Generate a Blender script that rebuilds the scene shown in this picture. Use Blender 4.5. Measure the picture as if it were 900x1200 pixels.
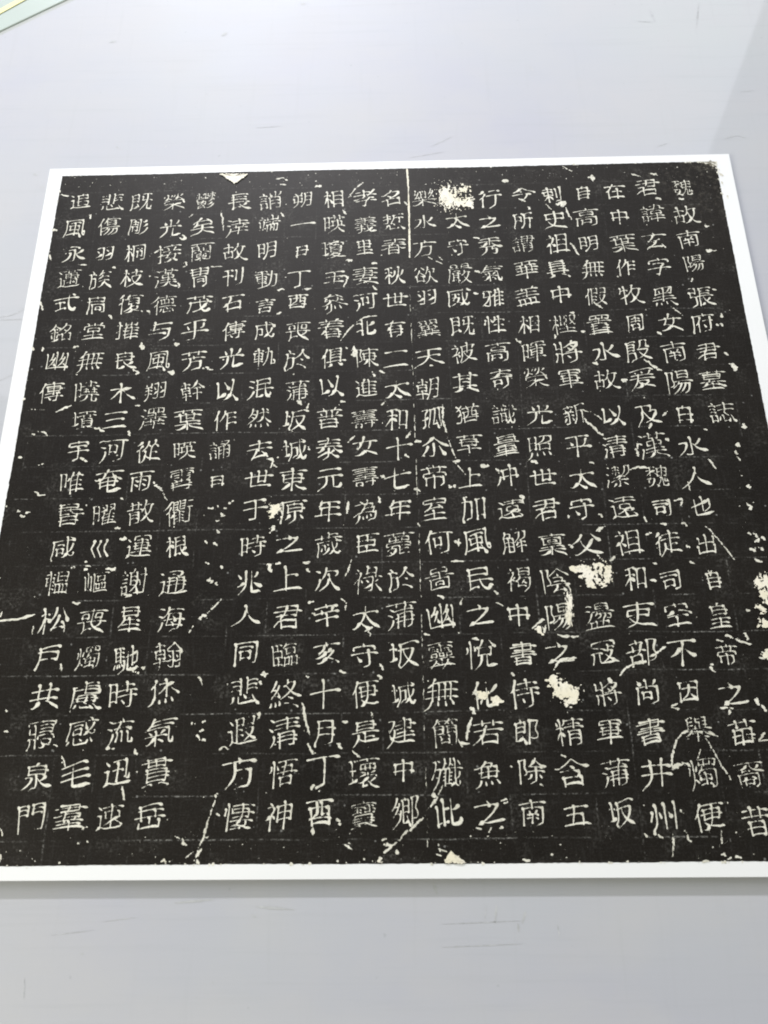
import bpy, math
import numpy as np
from mathutils import Matrix, Vector

for o in list(bpy.data.objects):
    bpy.data.objects.remove(o)
scene = bpy.context.scene
COL = scene.collection

# ------------------------------------------------------------------ camera
cam_d = bpy.data.cameras.new('camera')
cam_d.sensor_fit = 'VERTICAL'
cam_d.sensor_height = 36.0
cam_d.lens = 36.0 * 1.44 / 2
cam_d.clip_start = 0.01
cam_d.clip_end = 60.0
cam = bpy.data.objects.new('camera', cam_d)
COL.objects.link(cam)
cam.matrix_world = Matrix(((0.9997530, 0.0138847, 0.0173564, -0.2727620), (-0.0073242, 0.9430599, -0.3325424, -0.5151819), (-0.0209854, 0.3323331, 0.9429286, 0.5626273), (0.0000000, 0.0000000, 0.0000000, 1.0000000)))
scene.camera = cam
cam_d.dof.use_dof = True
cam_d.dof.focus_distance = 0.66
cam_d.dof.aperture_fstop = 8.5

# ------------------------------------------------------------------ exposure and room light
scene.view_settings.view_transform = 'Standard'
scene.view_settings.look = 'None'
scene.view_settings.exposure = 0.0
scene.view_settings.gamma = 1.0
scene.cycles.use_denoising = True
scene.cycles.filter_width = 1.9

world = bpy.data.worlds.new('World')
scene.world = world
world.use_nodes = True
wb = world.node_tree.nodes['Background']
wb.inputs['Color'].default_value = (0.90, 1.0, 0.84, 1)   # pale walls of the room
wb.inputs['Strength'].default_value = 0.205


def area_light(name, loc, target, sx, sy, power, color, spin=0.0):
    d = bpy.data.lights.new(name, 'AREA')
    d.shape = 'RECTANGLE'
    d.size, d.size_y = sx, sy
    d.energy = power
    d.color = color
    o = bpy.data.objects.new(name, d)
    COL.objects.link(o)
    o.location = loc
    q = (Vector(target) - Vector(loc)).to_track_quat('-Z', 'Y').to_matrix().to_4x4()
    o.matrix_world = Matrix.Translation(loc) @ q @ Matrix.Rotation(spin, 4, 'Z')
    return o


# big luminous ceiling of the room, behind and above the table
ang = math.radians(-23.8)
ex = Vector((math.cos(ang), math.sin(ang), 0))
ey = Vector((-math.sin(ang), math.cos(ang), 0))
corner = Vector((0.2216, 0.0, 2.0))
CW, CH = 3.4, 3.8
d = bpy.data.lights.new('ceiling_light', 'AREA')
d.shape = 'RECTANGLE'
d.size, d.size_y = CW, CH
d.energy = 90.0
d.color = (0.88, 0.895, 1.0)
o = bpy.data.objects.new('ceiling_light', d)
COL.objects.link(o)
c = corner - ex * CW / 2 + ey * CH / 2
o.matrix_world = Matrix.Translation(c) @ Matrix.Rotation(ang, 4, 'Z')

# tube lamp beyond the far edge of the table: throws the strip of shade in front of the sheet
area_light('tube_light', (-0.90, 3.40, 1.95), (-0.30, 0.0, 0.0), 1.20, 0.12, 160.0, (0.92, 0.93, 1.0))
area_light('warm_fill', (-2.0, -1.5, 1.7), (-0.6, -0.6, 0.0), 0.9, 0.9, 40.0, (1.0, 0.965, 0.84))  # added warm fill without a known source, brightens the near left worktop

# ------------------------------------------------------------------ helpers


def link(o, parent=None):
    COL.objects.link(o)
    if parent is not None:
        o.parent = parent
    return o


def mesh_obj(name, verts, faces, mat, parent=None, smooth=False):
    me = bpy.data.meshes.new(name)
    me.from_pydata([tuple(v) for v in verts], [], faces)
    me.materials.append(mat)
    me.update()
    o = bpy.data.objects.new(name, me)
    return link(o, parent)


def empty(name, loc, label, cat):
    o = bpy.data.objects.new(name, None)
    o.empty_display_size = 0.05
    o.location = loc
    o['label'] = label
    o['category'] = cat
    return link(o)


def prism(outline, z0, z1):
    """closed slab from an outline running counter-clockwise"""
    n = len(outline)
    v = [(x, y, z0) for x, y in outline] + [(x, y, z1) for x, y in outline]
    f = [tuple(range(n, 2 * n)), tuple(range(n - 1, -1, -1))]
    f += [(i, (i + 1) % n, n + (i + 1) % n, n + i) for i in range(n)]
    return v, f


class NT:
    def __init__(self, name):
        self.m = bpy.data.materials.new(name)
        self.m.use_nodes = True
        self.t = self.m.node_tree
        self.b = self.t.nodes['Principled BSDF']
        self.tc = self.t.nodes.new('ShaderNodeTexCoord')

    def n(self, kind, **kw):
        x = self.t.nodes.new(kind)
        for k, v in kw.items():
            if k in x.inputs:
                x.inputs[k].default_value = v
            else:
                setattr(x, k, v)
        return x

    def l(self, a, b):
        self.t.links.new(a, b)

    def math(self, op, a, b=None, c=None):
        x = self.t.nodes.new('ShaderNodeMath')
        x.operation = op
        for i, v in enumerate((a, b, c)):
            if v is None:
                continue
            if isinstance(v, (int, float)):
                x.inputs[i].default_value = v
            else:
                self.l(v, x.inputs[i])
        return x.outputs[0]

    def noise(self, scale, detail=3.0, rough=0.5, vec=None, stretch=None):
        x = self.n('ShaderNodeTexNoise')
        x.inputs['Scale'].default_value = scale
        x.inputs['Detail'].default_value = detail
        x.inputs['Roughness'].default_value = rough
        src = vec or self.tc.outputs['Object']
        if stretch:
            mp = self.n('ShaderNodeMapping')
            mp.inputs['Scale'].default_value = stretch[:3]
            mp.inputs['Rotation'].default_value = (0, 0, stretch[3] if len(stretch) > 3 else 0)
            self.l(src, mp.inputs['Vector'])
            src = mp.outputs[0]
        self.l(src, x.inputs['Vector'])
        return x.outputs['Fac']

    def ramp(self, fac, stops):
        x = self.t.nodes.new('ShaderNodeValToRGB')
        e = x.color_ramp.elements
        while len(e) < len(stops):
            e.new(0.5)
        for el, (p, c) in zip(e, stops):
            el.position = p
            el.color = (c, c, c, 1) if isinstance(c, (int, float)) else (*c, 1)
        self.l(fac, x.inputs['Fac'])
        return x.outputs['Color']

    def mix(self, fac, a, b, mode='MIX'):
        x = self.t.nodes.new('ShaderNodeMix')
        x.data_type = 'RGBA'
        x.blend_type = mode
        for k_, (sock, v) in enumerate(((x.inputs[0], fac), (x.inputs[6], a), (x.inputs[7], b))):
            if isinstance(v, (int, float)):
                sock.default_value = v if k_ == 0 else (v, v, v, 1)
            elif isinstance(v, tuple):
                sock.default_value = (*v, 1)
            else:
                self.l(v, sock)
        return x.outputs[2]

    def bump(self, h, strength, dist):
        x = self.n('ShaderNodeBump')
        x.inputs['Strength'].default_value = strength
        x.inputs['Distance'].default_value = dist
        self.l(h, x.inputs['Height'])
        self.l(x.outputs[0], self.b.inputs['Normal'])


# ------------------------------------------------------------------ materials
def mat_table():
    k = NT('grey_laminate')
    big = k.noise(2.2, 3, .55)
    mid = k.noise(9, 4, .6, stretch=(1, 1.6, 1, .3))
    fine = k.noise(900, 2, .5)
    brushed = k.noise(60, 3, .6, stretch=(.12, 3.0, 1, 0.05))
    brushed2 = k.noise(50, 3, .6, stretch=(3.0, .15, 1, 0.1))
    col = k.ramp(big, [(.32, (.440, .438, .494)), (.68, (.474, .488, .490))])
    col = k.mix(k.ramp(mid, [(.4, 0.0), (.7, .8)]), col, (.482, .478, .490))
    col = k.mix(k.ramp(brushed, [(.56, 0.0), (.80, .16)]), col, (.33, .34, .35))
    col = k.mix(k.ramp(brushed2, [(.58, 0.0), (.82, .14)]), col, (.36, .36, .36))
    sp = k.noise(170, 2, .5)
    col = k.mix(k.ramp(sp, [(.74, 0.0), (.79, .22)]), col, (.22, .23, .24))
    k.l(col, k.b.inputs['Base Color'])
    r = k.math('ADD', k.math('MULTIPLY', mid, .14), .40)
    k.l(r, k.b.inputs['Roughness'])
    k.b.inputs['Specular IOR Level'].default_value = .10
    k.b.inputs['Coat Weight'].default_value = .55
    k.b.inputs['Coat Roughness'].default_value = .035
    h = k.math('ADD', k.math('MULTIPLY', fine, .25), k.math('ADD', k.math('MULTIPLY', brushed, .8), k.math('MULTIPLY', brushed2, .6)))
    k.bump(h, .22, .0004)
    return k.m


def mat_paper():
    k = NT('white_photo_paper')
    a = k.noise(6, 3, .5)
    f = k.noise(1400, 3, .6)
    col = k.ramp(a, [(.3, (.77, .77, .765)), (.7, (.81, .81, .80))])
    k.l(col, k.b.inputs['Base Color'])
    k.b.inputs['Roughness'].default_value = .42
    k.b.inputs['Specular IOR Level'].default_value = .35
    k.bump(f, .15, .0001)
    return k.m


PITCH = 0.03
ROW = 0.03 * 0.95640


def mat_ink():
    """black printed ground: mottled ink, paper grain, faint ruled grid of the stone"""
    k = NT('black_ink_ground')
    big = k.noise(9, 4, .6)
    grain = k.noise(900, 3, .65)
    weave = k.noise(230, 3, .6, stretch=(.3, 2.2, 1, 0))
    weave2 = k.noise(200, 3, .6, stretch=(2.4, .25, 1, 0))
    col = k.ramp(big, [(.3, (.0078, .0066, .0055)), (.7, (.0140, .0119, .0097))])
    g = k.ramp(grain, [(.50, 0.0), (.80, .022)])
    col = k.mix(1.0, col, k.mix(1.0, g, (1.0, .95, .88), 'MULTIPLY'), 'ADD')
    w = k.ramp(weave, [(.55, 0.0), (.80, .010)])
    col = k.mix(1.0, col, w, 'ADD')
    w = k.ramp(weave2, [(.55, 0.0), (.80, .010)])
    col = k.mix(1.0, col, w, 'ADD')
    # cloudy grey patches of thin ink
    thin = k.noise(30, 4, .7)
    gr2 = k.noise(420, 3, .7)
    t = k.math('MULTIPLY', k.ramp(thin, [(.53, 0.0), (.74, 1.0)]), k.ramp(gr2, [(.48, 0.0), (.74, .20)]))
    col = k.mix(t, col, (.62, .60, .54))
    # worn, browner far right corner
    sep = k.n('ShaderNodeSeparateXYZ')
    k.l(k.tc.outputs['Object'], sep.inputs[0])
    X, Y = sep.outputs[0], sep.outputs[1]
    dx = k.math('SUBTRACT', X, .040)
    dy = k.math('SUBTRACT', Y, .037)
    dist = k.math('SQRT', k.math('ADD', k.math('MULTIPLY', dx, dx), k.math('MULTIPLY', dy, dy)))
    edge = k.math('ADD', dist, k.math('MULTIPLY', k.math('SUBTRACT', k.noise(90, 4, .7), .5), .055))
    col = k.mix(k.ramp(edge, [(.005, .50), (.012, 0.0)]), col, (.55, .50, .38))
    frac = k.noise(160, 4, .75)
    halo = k.math('MULTIPLY', k.ramp(dist, [(.02, 1.0), (.10, 0.0)]), k.ramp(frac, [(.52, 0.0), (.72, .16)]))
    col = k.mix(halo, col, (.5, .46, .36))
    # small pale pinholes
    v = k.n('ShaderNodeTexVoronoi', feature='F1')
    v.inputs['Scale'].default_value = 120
    k.l(k.tc.outputs['Object'], v.inputs['Vector'])
    dots = k.math('MULTIPLY', k.math('LESS_THAN', v.outputs['Distance'], .10),
                  k.math('GREATER_THAN', k.noise(55, 2, .5), .56))
    col = k.mix(k.math('MULTIPLY', dots, .22), col, (.6, .6, .56))
    # ruled lines half way between the columns and between the rows
    wob = k.math('MULTIPLY', k.math('SUBTRACT', k.noise(14, 2, .5), .5), .10)
    cu = k.math('ADD', k.math('DIVIDE', X, PITCH), wob)
    rv = k.math('ADD', k.math('DIVIDE', Y, ROW), wob)
    def line(u, off, wid):
        fr = k.math('FRACT', k.math('ADD', u, off + 100.0))
        ds = k.math('ABSOLUTE', k.math('SUBTRACT', fr, .5))
        return k.math('LESS_THAN', ds, wid)
    vert = k.math('MULTIPLY', line(cu, 0.0, .019),
                  k.ramp(k.noise(16, 4, .75, stretch=(2.0, 1.0, 1)), [(.53, 0.0), (.64, .40)]))
    hori = k.math('MULTIPLY', line(rv, 0.0, .017),
                  k.ramp(k.noise(13, 4, .75, stretch=(1.0, 2.0, 1)), [(.48, 0.0), (.62, .62)]))
    br = k.ramp(k.noise(430, 3, .7), [(.46, .0), (.62, .60)])
    fade = k.ramp(k.math('MULTIPLY', Y, -1.0), [(.02, .35), (.40, 1.0)])
    ln = k.math('MULTIPLY', k.math('MULTIPLY', k.math('MAXIMUM', vert, hori), br), fade)
    inside = k.math('MULTIPLY', k.math('GREATER_THAN', Y, -20.62 * ROW),
                    k.math('MULTIPLY', k.math('GREATER_THAN', X, -19.6 * PITCH), k.math('LESS_THAN', X, .55 * PITCH)))
    inside = k.math('MULTIPLY', inside, k.math('LESS_THAN', Y, .62 * ROW))
    col = k.mix(k.math('MULTIPLY', ln, inside), col, (.58, .57, .52))
    k.l(col, k.b.inputs['Base Color'])
    k.b.inputs['Roughness'].default_value = .46
    k.b.inputs['Specular IOR Level'].default_value = .13
    k.b.inputs['Specular Tint'].default_value = (1.0, .93, .86, 1)
    k.bump(grain, .25, .0001)
    return k.m


def mat_rubbed(name, c1, c2, low):
    """bare paper of the carved strokes, thinly inked here and there"""
    k = NT(name)
    a = k.noise(60, 3, .6)
    g = k.noise(520, 4, .7)
    g2 = k.noise(110, 3, .65)
    col = k.ramp(a, [(.35, c1), (.65, c2)])
    f = k.ramp(g, [(low, .55), (low + .16, 0.0)])
    col = k.mix(f, col, (.14, .13, .115))
    f2 = k.ramp(g2, [(low - .02, .45), (low + .12, 0.0)])
    col = k.mix(f2, col, (.20, .19, .17))
    k.l(col, k.b.inputs['Base Color'])
    k.b.inputs['Roughness'].default_value = .5
    k.b.inputs['Specular IOR Level'].default_value = .35
    return k.m


def mat_plain(name, c, rough=.5, var=.06, scale=8):
    k = NT(name)
    a = k.noise(scale, 3, .6)
    col = k.ramp(a, [(.3, tuple(x * (1 - var) for x in c)), (.7, tuple(min(x * (1 + var), 1) for x in c))])
    k.l(col, k.b.inputs['Base Color'])
    k.b.inputs['Roughness'].default_value = rough
    k.b.inputs['Specular IOR Level'].default_value = .3
    return k.m


M_TABLE = mat_table()
M_PAPER = mat_paper()
M_INK = mat_ink()
M_GLYPH = mat_rubbed('bare_paper_strokes', (.60, .575, .475), (.77, .74, .635), .31)
M_WORN = mat_rubbed('bare_paper_losses', (.76, .70, .53), (.84, .79, .67), .30)
M_SPACER = mat_plain('spacer_board', (.55, .56, .53))
M_EDGE = mat_plain('grey_edge_band', (.40, .41, .39), .6)
M_SIDE = mat_plain('pale_green_laminate', (.46, .52, .475), .4)
M_TAPE = mat_plain('yellow_tape', (.80, .76, .40), .5, .10, 30)
M_FLOOR = mat_plain('floor_tiles', (.42, .42, .40), .5)
M_SCR = mat_plain('scratch_grey', (.44, .445, .455), .6, .2, 200)
M_SMUDGE = mat_plain('smudge_grey', (.43, .435, .44), .6, .15, 120)

# ------------------------------------------------------------------ floor and tables
TZ = -0.006


def rect(x0, y0, x1, y1):
    return [(x0, y0), (x1, y0), (x1, y1), (x0, y1)]


f = mesh_obj('floor', [(-6, -6, -.766), (6, -6, -.766), (6, 6, -.766), (-6, 6, -.766)], [(0, 1, 2, 3)], M_FLOOR)
f['kind'] = 'structure'

# the far left edge of the worktop is cut by the seam to the neighbouring surface
E0 = Vector((-0.6924, 0.2355))
E1 = Vector((-0.6178, 0.2869))
ed = (E1 - E0).normalized()
en = Vector((-ed.y, ed.x))          # points away from the worktop
A = E0 - ed * .55
B = E0 + ed * 1.15
table = empty('table', (-.3, -.3, -.766), 'smooth pale grey worktop under the black inscription sheet, filling the picture', 'table')


def local(v, par):
    return [(x - par.location.x, y - par.location.y, z - par.location.z) for x, y, z in v]


out = [(A.x, A.y), (A.x, -1.15), (.75, -1.15), (.75, B.y), (B.x, B.y)]
v, fc = prism(out, TZ - .026, TZ)
top = mesh_obj('tabletop', local(v, table), fc, M_TABLE, table)
bv = top.modifiers.new('bevel', 'BEVEL')
bv.width = .0012
bv.segments = 3
bv.limit_method = 'ANGLE'
for lx, ly in ((-.86, -1.08), (.68, -1.08), (.68, B.y - .12), (-.62, .12)):
    v, fc = prism(rect(lx - .025, ly - .025, lx + .025, ly + .025), -.766, TZ - .0262)
    mesh_obj('leg', local(v, table), fc, M_EDGE, table)
a, b = A + en * .0002, B + en * .0002
v, fc = prism([(a.x, a.y), (b.x, b.y), (b.x + en.x * .0056, b.y + en.y * .0056), (a.x + en.x * .0056, a.y + en.y * .0056)],
              TZ - .026, TZ - .0012)
mesh_obj('edge_band', local(v, table), fc, M_EDGE, table)

side = empty('side_table', ((A.x + B.x) / 2 + en.x * .2, (A.y + B.y) / 2 + en.y * .2, -.766),
             'pale greenish surface beyond the dark seam in the far left corner', 'table')
a, b = A + en * .0057, B + en * .0057
c2, d2 = b + en * .5, a + en * .5
v, fc = prism([(a.x, a.y), (b.x, b.y), (c2.x, c2.y), (d2.x, d2.y)], TZ - .022, TZ)
st = mesh_obj('tabletop', local(v, side), fc, M_SIDE, side)
bv = st.modifiers.new('bevel', 'BEVEL')
bv.width = .001
bv.segments = 2
for p in (a + ed * .06 + en * .06, b - ed * .06 + en * .06, c2 - ed * .06 - en * .06, d2 + ed * .06 - en * .06):
    v, fc = prism(rect(p.x - .02, p.y - .02, p.x + .02, p.y + .02), -.766, TZ - .0222)
    mesh_obj('leg', local(v, side), fc, M_EDGE, side)
# strip of yellow tape lying on it
Y0, Y1 = Vector((-0.6975, 0.2663)), Vector((-0.6718, 0.2876))
yd = (Y1 - Y0).normalized()
yn = Vector((-yd.y, yd.x))
p, q = Y0 - yd * .20, Y1 + yd * .25
tape = mesh_obj('yellow_tape', *prism([(p.x, p.y), (q.x, q.y), (q.x + yn.x * .0065, q.y + yn.y * .0065),
                                      (p.x + yn.x * .0065, p.y + yn.y * .0065)], TZ + .0002, TZ + .0008), M_TAPE)
tape['label'] = 'strip of pale yellow tape in the far left corner beyond the seam'
tape['category'] = 'tape'

# ------------------------------------------------------------------ marching squares
_CASES = {}
for code in range(1, 16):
    c = [(code >> i) & 1 for i in range(4)]      # corners: 0 (0,0)  1 (1,0)  2 (1,1)  3 (0,1)
    seq = []
    for i in range(4):
        if c[i]:
            seq.append(i)
        if c[i] != c[(i + 1) % 4]:
            seq.append(4 + i)
    if code == 5:
        _CASES[code] = [[0, 4, 7], [2, 6, 5]]
    elif code == 10:
        _CASES[code] = [[1, 5, 4], [3, 7, 6]]
    else:
        _CASES[code] = [seq]


def contour_mesh(F, x0, y0, hx, hy, z):
    """flat mesh of the region F > 0; x = x0 + j*hx, y = y0 + i*hy. Full cells of a row are run together."""
    R, C = F.shape
    S = F > 0
    code = S[:-1, :-1] * 1 + S[:-1, 1:] * 2 + S[1:, 1:] * 4 + S[1:, :-1] * 8
    verts, index, faces = [], {}, []

    def vid(key, x, y):
        k = index.get(key)
        if k is None:
            k = index[key] = len(verts)
            verts.append((x0 + x * hx, y0 + y * hy, z))
        return k

    def corner(i, j):
        return vid((0, i, j), j, i)

    def hor(i, j):                                # on the edge (i,j)-(i,j+1)
        a, b = F[i, j], F[i, j + 1]
        return vid((1, i, j), j + a / (a - b), i)

    def ver(i, j):
        a, b = F[i, j], F[i + 1, j]
        return vid((2, i, j), j, i + a / (a - b))

    for i in range(R - 1):
        row = code[i]
        js = np.nonzero(row)[0]
        k = 0
        while k < len(js):
            j = int(js[k])
            cd = int(row[j])
            if cd == 15:
                e = k
                while e + 1 < len(js) and js[e + 1] == js[e] + 1 and row[js[e + 1]] == 15:
                    e += 1
                j2 = int(js[e]) + 1
                faces.append((corner(i, j), corner(i, j2), corner(i + 1, j2), corner(i + 1, j)))
                k = e + 1
                continue
            for seq in _CASES[cd]:
                poly = []
                for s in seq:
                    if s == 0: poly.append(corner(i, j))
                    elif s == 1: poly.append(corner(i, j + 1))
                    elif s == 2: poly.append(corner(i + 1, j + 1))
                    elif s == 3: poly.append(corner(i + 1, j))
                    elif s == 4: poly.append(hor(i, j))
                    elif s == 5: poly.append(ver(i, j + 1))
                    elif s == 6: poly.append(hor(i + 1, j))
                    else: poly.append(ver(i, j))
                faces.append(tuple(poly))
            k += 1
    if hx * hy < 0:
        faces = [f[::-1] for f in faces]
    return verts, faces


def noise2(rng, n, cells, m=None):
    m = m or n
    g = rng.standard_normal((cells + 2, cells + 2))
    def ax(n):
        t = np.linspace(0, cells, n, endpoint=False)
        i = t.astype(int)
        f = t - i
        return i, f * f * (3 - 2 * f)
    iy, fy = ax(n)
    ix, fx = ax(m)
    a = g[iy][:, ix]; b = g[iy + 1][:, ix]; c = g[iy][:, ix + 1]; d = g[iy + 1][:, ix + 1]
    fy = fy[:, None]; fx = fx[None, :]
    return (a * (1 - fy) + b * fy) * (1 - fx) + (c * (1 - fy) + d * fy) * fx


def resample(P, step):
    P = np.array(P, float)
    if len(P) > 2:
        Q = [P[0]]
        for k in range(1, len(P) - 1):
            Q += [P[k] * .75 + P[k - 1] * .25, P[k] * .75 + P[k + 1] * .25]
        Q.append(P[-1])
        P = np.array(Q)
    d = np.r_[0, np.cumsum(np.hypot(*np.diff(P, axis=0).T))]
    n = max(int(d[-1] / step), 3)
    t = np.linspace(0, d[-1], n)
    return np.c_[np.interp(t, d, P[:, 0]), np.interp(t, d, P[:, 1])], d[-1]


def stamp(F, gx, gy, x, y, r, h):
    m = r + 2.2 * h
    i0 = max(int((x - m - gx[0]) / h), 0); i1 = min(int((x + m - gx[0]) / h) + 2, len(gx))
    j0 = max(int((y - m - gy[0]) / h), 0); j1 = min(int((y + m - gy[0]) / h) + 2, len(gy))
    if i1 <= i0 or j1 <= j0:
        return
    v = r - np.hypot(gx[None, i0:i1] - x, gy[j0:j1, None] - y)
    F[j0:j1, i0:i1] = np.maximum(F[j0:j1, i0:i1], v)


def glyph_field(S, rng, res, wear, weight, squeeze):
    """brush written strokes of one character on a unit square, edges eaten by wear"""
    lo = -0.14
    h = 1.28 / (res - 1)
    g = lo + h * np.arange(res)
    F = np.full((res, res), -0.05)
    n = len(S)
    k = weight * (1.0 if n < 7 else .93) * (1.0 if n < 8 else max(0.60, 1 - 0.034 * (n - 8)))
    tilt = 0.140 + rng.normal(0, .015)
    ph = rng.random(4) * 6.3
    am = .016 * rng.random(2) + .008
    inner = (.90 if n < 12 else .95) if n > 3 else .96
    tips = [(si, p) for si, P in enumerate(S) for p in P]
    for si, P in enumerate(S):
        free = [all((p[0] - q[0]) ** 2 + (p[1] - q[1]) ** 2 > .0030 for sj, q in tips if sj != si)
                for p in (P[0], P[-1])]
        P = .5 + (np.array(P) - .5) * inner
        if len(P) > 1:
            u0 = (P[0] - P[1]) / (np.hypot(*(P[0] - P[1])) + 1e-9)
            u1 = (P[-1] - P[-2]) / (np.hypot(*(P[-1] - P[-2])) + 1e-9)
            chord = P[-1] - P[0]
            cl = np.hypot(*chord)
            if abs(chord[1]) < .3 * abs(chord[0]):
                if cl > .42:
                    if free[0]: P[0] += u0 * .075
                    if free[1]: P[-1] += u1 * .085
            elif abs(chord[0]) < .28 * abs(chord[1]):
                if free[1] and cl > .35: P[-1] += u1 * .05
            elif cl > .20 and chord[1] > 0 and free[1]:
                P[-1] += chord / cl * .06
        if n > 2:
            P[:, 0] = .5 + (P[:, 0] - .5) * squeeze[0]
            P[:, 1] = .5 + (P[:, 1] - .5) * squeeze[1]
        P[:, 0] = .5 + (P[:, 0] - .5) * (1.04 - .11 * P[:, 1])
        P[:, 1] -= tilt * (P[:, 0] - .5)
        P = P + np.c_[am[0] * np.sin(5.5 * P[:, 1] + ph[0]) + .5 * am[0] * np.sin(9 * P[:, 0] + ph[1]),
                      am[1] * np.sin(5.5 * P[:, 0] + ph[2]) + .5 * am[1] * np.sin(9 * P[:, 1] + ph[3])]
        P = P + rng.normal(0, .0045, 2)
        d = P[-1] - P[0]
        L0 = np.hypot(*d)
        across = abs(d[1] + tilt * d[0]) < .16 * abs(d[0])
        if not across and L0 > .22 and abs(d[0]) > .33 * abs(d[1]) and d[1] > 0:
            P[-1] += d / L0 * .085                     # sweeping strokes run out a little
        Q, L = resample(P, 0.011)
        d = Q[-1] - Q[0]
        t = np.linspace(0, 1, len(Q))
        if L < 0.17:
            w = 0.034 * (0.35 + 1.0 * t)
            w[-2:] *= .7
            if d[0] < -0.3 * abs(d[1]):
                w = w[::-1]
            elif abs(d[1]) < .3 * abs(d[0]):
                w = 0.023 * (0.6 + .8 * t)
        elif abs(d[1]) < 0.45 * abs(d[0]):
            w = 0.0172 * (1.2 if n < 8 else 1.0) * (1.15 - .50 * np.sin(math.pi * t) + 1.25 * np.clip((t - .80) / .12, 0, 1))
            w[:3] *= [.5, .8, 1.]
            Q[:, 1] -= 0.024 * np.sin(math.pi * t)
            e = np.clip((t - .84) / .16, 0, 1)
            Q[:, 1] += 0.026 * e
            w *= 1 - .6 * np.clip((t - .95) / .05, 0, 1)
            if P[:, 1].max() > .80 and L > .45:
                w = 0.033 * (.42 + .85 * np.clip(t / .85, 0, 1)) * (1 - .8 * np.clip((t - .88) / .12, 0, 1))
                Q[:, 1] += .015 * e
        elif abs(d[0]) < 0.28 * abs(d[1]):
            w = 0.0300 * (1 + .60 * np.clip(1 - t / .13, 0, 1) - .28 * np.sin(math.pi * t) + .25 * np.clip((t - .85) / .15, 0, 1))
            if rng.random() < .40:
                w *= 1 - .5 * np.clip((t - .5) / .5, 0, 1)
            Q[:, 0] -= 0.026 * np.clip(1 - t / .10, 0, 1)
        elif d[0] < 0:
            w = 0.038 * (1.1 - .90 * t ** 1.2)
            Q[:, 0] += 0.028 * np.sin(math.pi * t)
            Q[:, 1] += .014 * np.sin(math.pi * t)
        else:
            w = 0.056 * (.18 + .95 * np.clip(t / .80, 0, 1) ** 1.7) * (1 - .85 * np.clip((t - .80) / .20, 0, 1) ** 1.4)
            Q[:, 1] += .030 * np.sin(math.pi * t)
        w = w * k * (1 + .09 * np.interp(t, np.linspace(0, 1, 5), rng.standard_normal(5)))
        for (x, y), r in zip(Q, w):
            stamp(F, g, g, x, y, max(r, .006), h)
    F = F + 0.0050 * wear * noise2(rng, res, 22) + 0.0048 * wear * noise2(rng, res, 10)
    s = noise2(rng, res, 28)
    F = np.where(s > 2.4, F - .03, F)
    return F, lo, h


# ------------------------------------------------------------------ the sheet
sheet = empty('inscription_sheet', (0, 0, 0),
              'large square black stone rubbing print with pale carved columns of characters and a white border',
              'inscription print')
XL, XR, YT, YB = [v * .03 for v in (-19.8139, 1.2605, 1.1826, -19.1731)]
oL, oR, oT, oB = [v * .03 for v in (-20.2575, 1.7375, 1.4823, -19.4871)]
v, fc = prism(rect(oL + .022, oB + .016, oR - .022, oT - .022), TZ + .0002, -.0006)
mesh_obj('hidden_spacer', v, fc, M_SPACER, sheet)  # unseen spacer, added to lift the sheet so its shadow falls in front


def jitter_outline(x0, y0, x1, y1, step, amp, rng):
    pts = []
    for (a, b) in (((x0, y0), (x1, y0)), ((x1, y0), (x1, y1)), ((x1, y1), (x0, y1)), ((x0, y1), (x0, y0))):
        L = math.hypot(b[0] - a[0], b[1] - a[1])
        n = int(L / step)
        tx, ty = (b[0] - a[0]) / L, (b[1] - a[1]) / L
        ph = rng.random(3) * 9
        for i in range(n):
            s = L * i / n
            off = amp * (rng.normal() * .5 + math.sin(s * 60 + ph[0]) * .5 + math.sin(s * 17 + ph[1]))
            if i == 0:
                off = 0
            pts.append((a[0] + tx * s + ty * -off, a[1] + ty * s + tx * off))
    return pts


rng = np.random.default_rng(11)
v, fc = prism(rect(oL, oB, oR, oT), -.0005, 0.0)
mesh_obj('paper', v, fc, M_PAPER, sheet)
o = jitter_outline(XL, YB, XR, YT, .0022, .00022, rng)
n = len(o)
cen = ((XL + XR) / 2, (YB + YT) / 2)
mesh_obj('ink_ground', [(x, y, .00006) for x, y in o] + [(*cen, .00006)],
         [(i, (i + 1) % n, n) for i in range(n)], M_INK, sheet)

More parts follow.
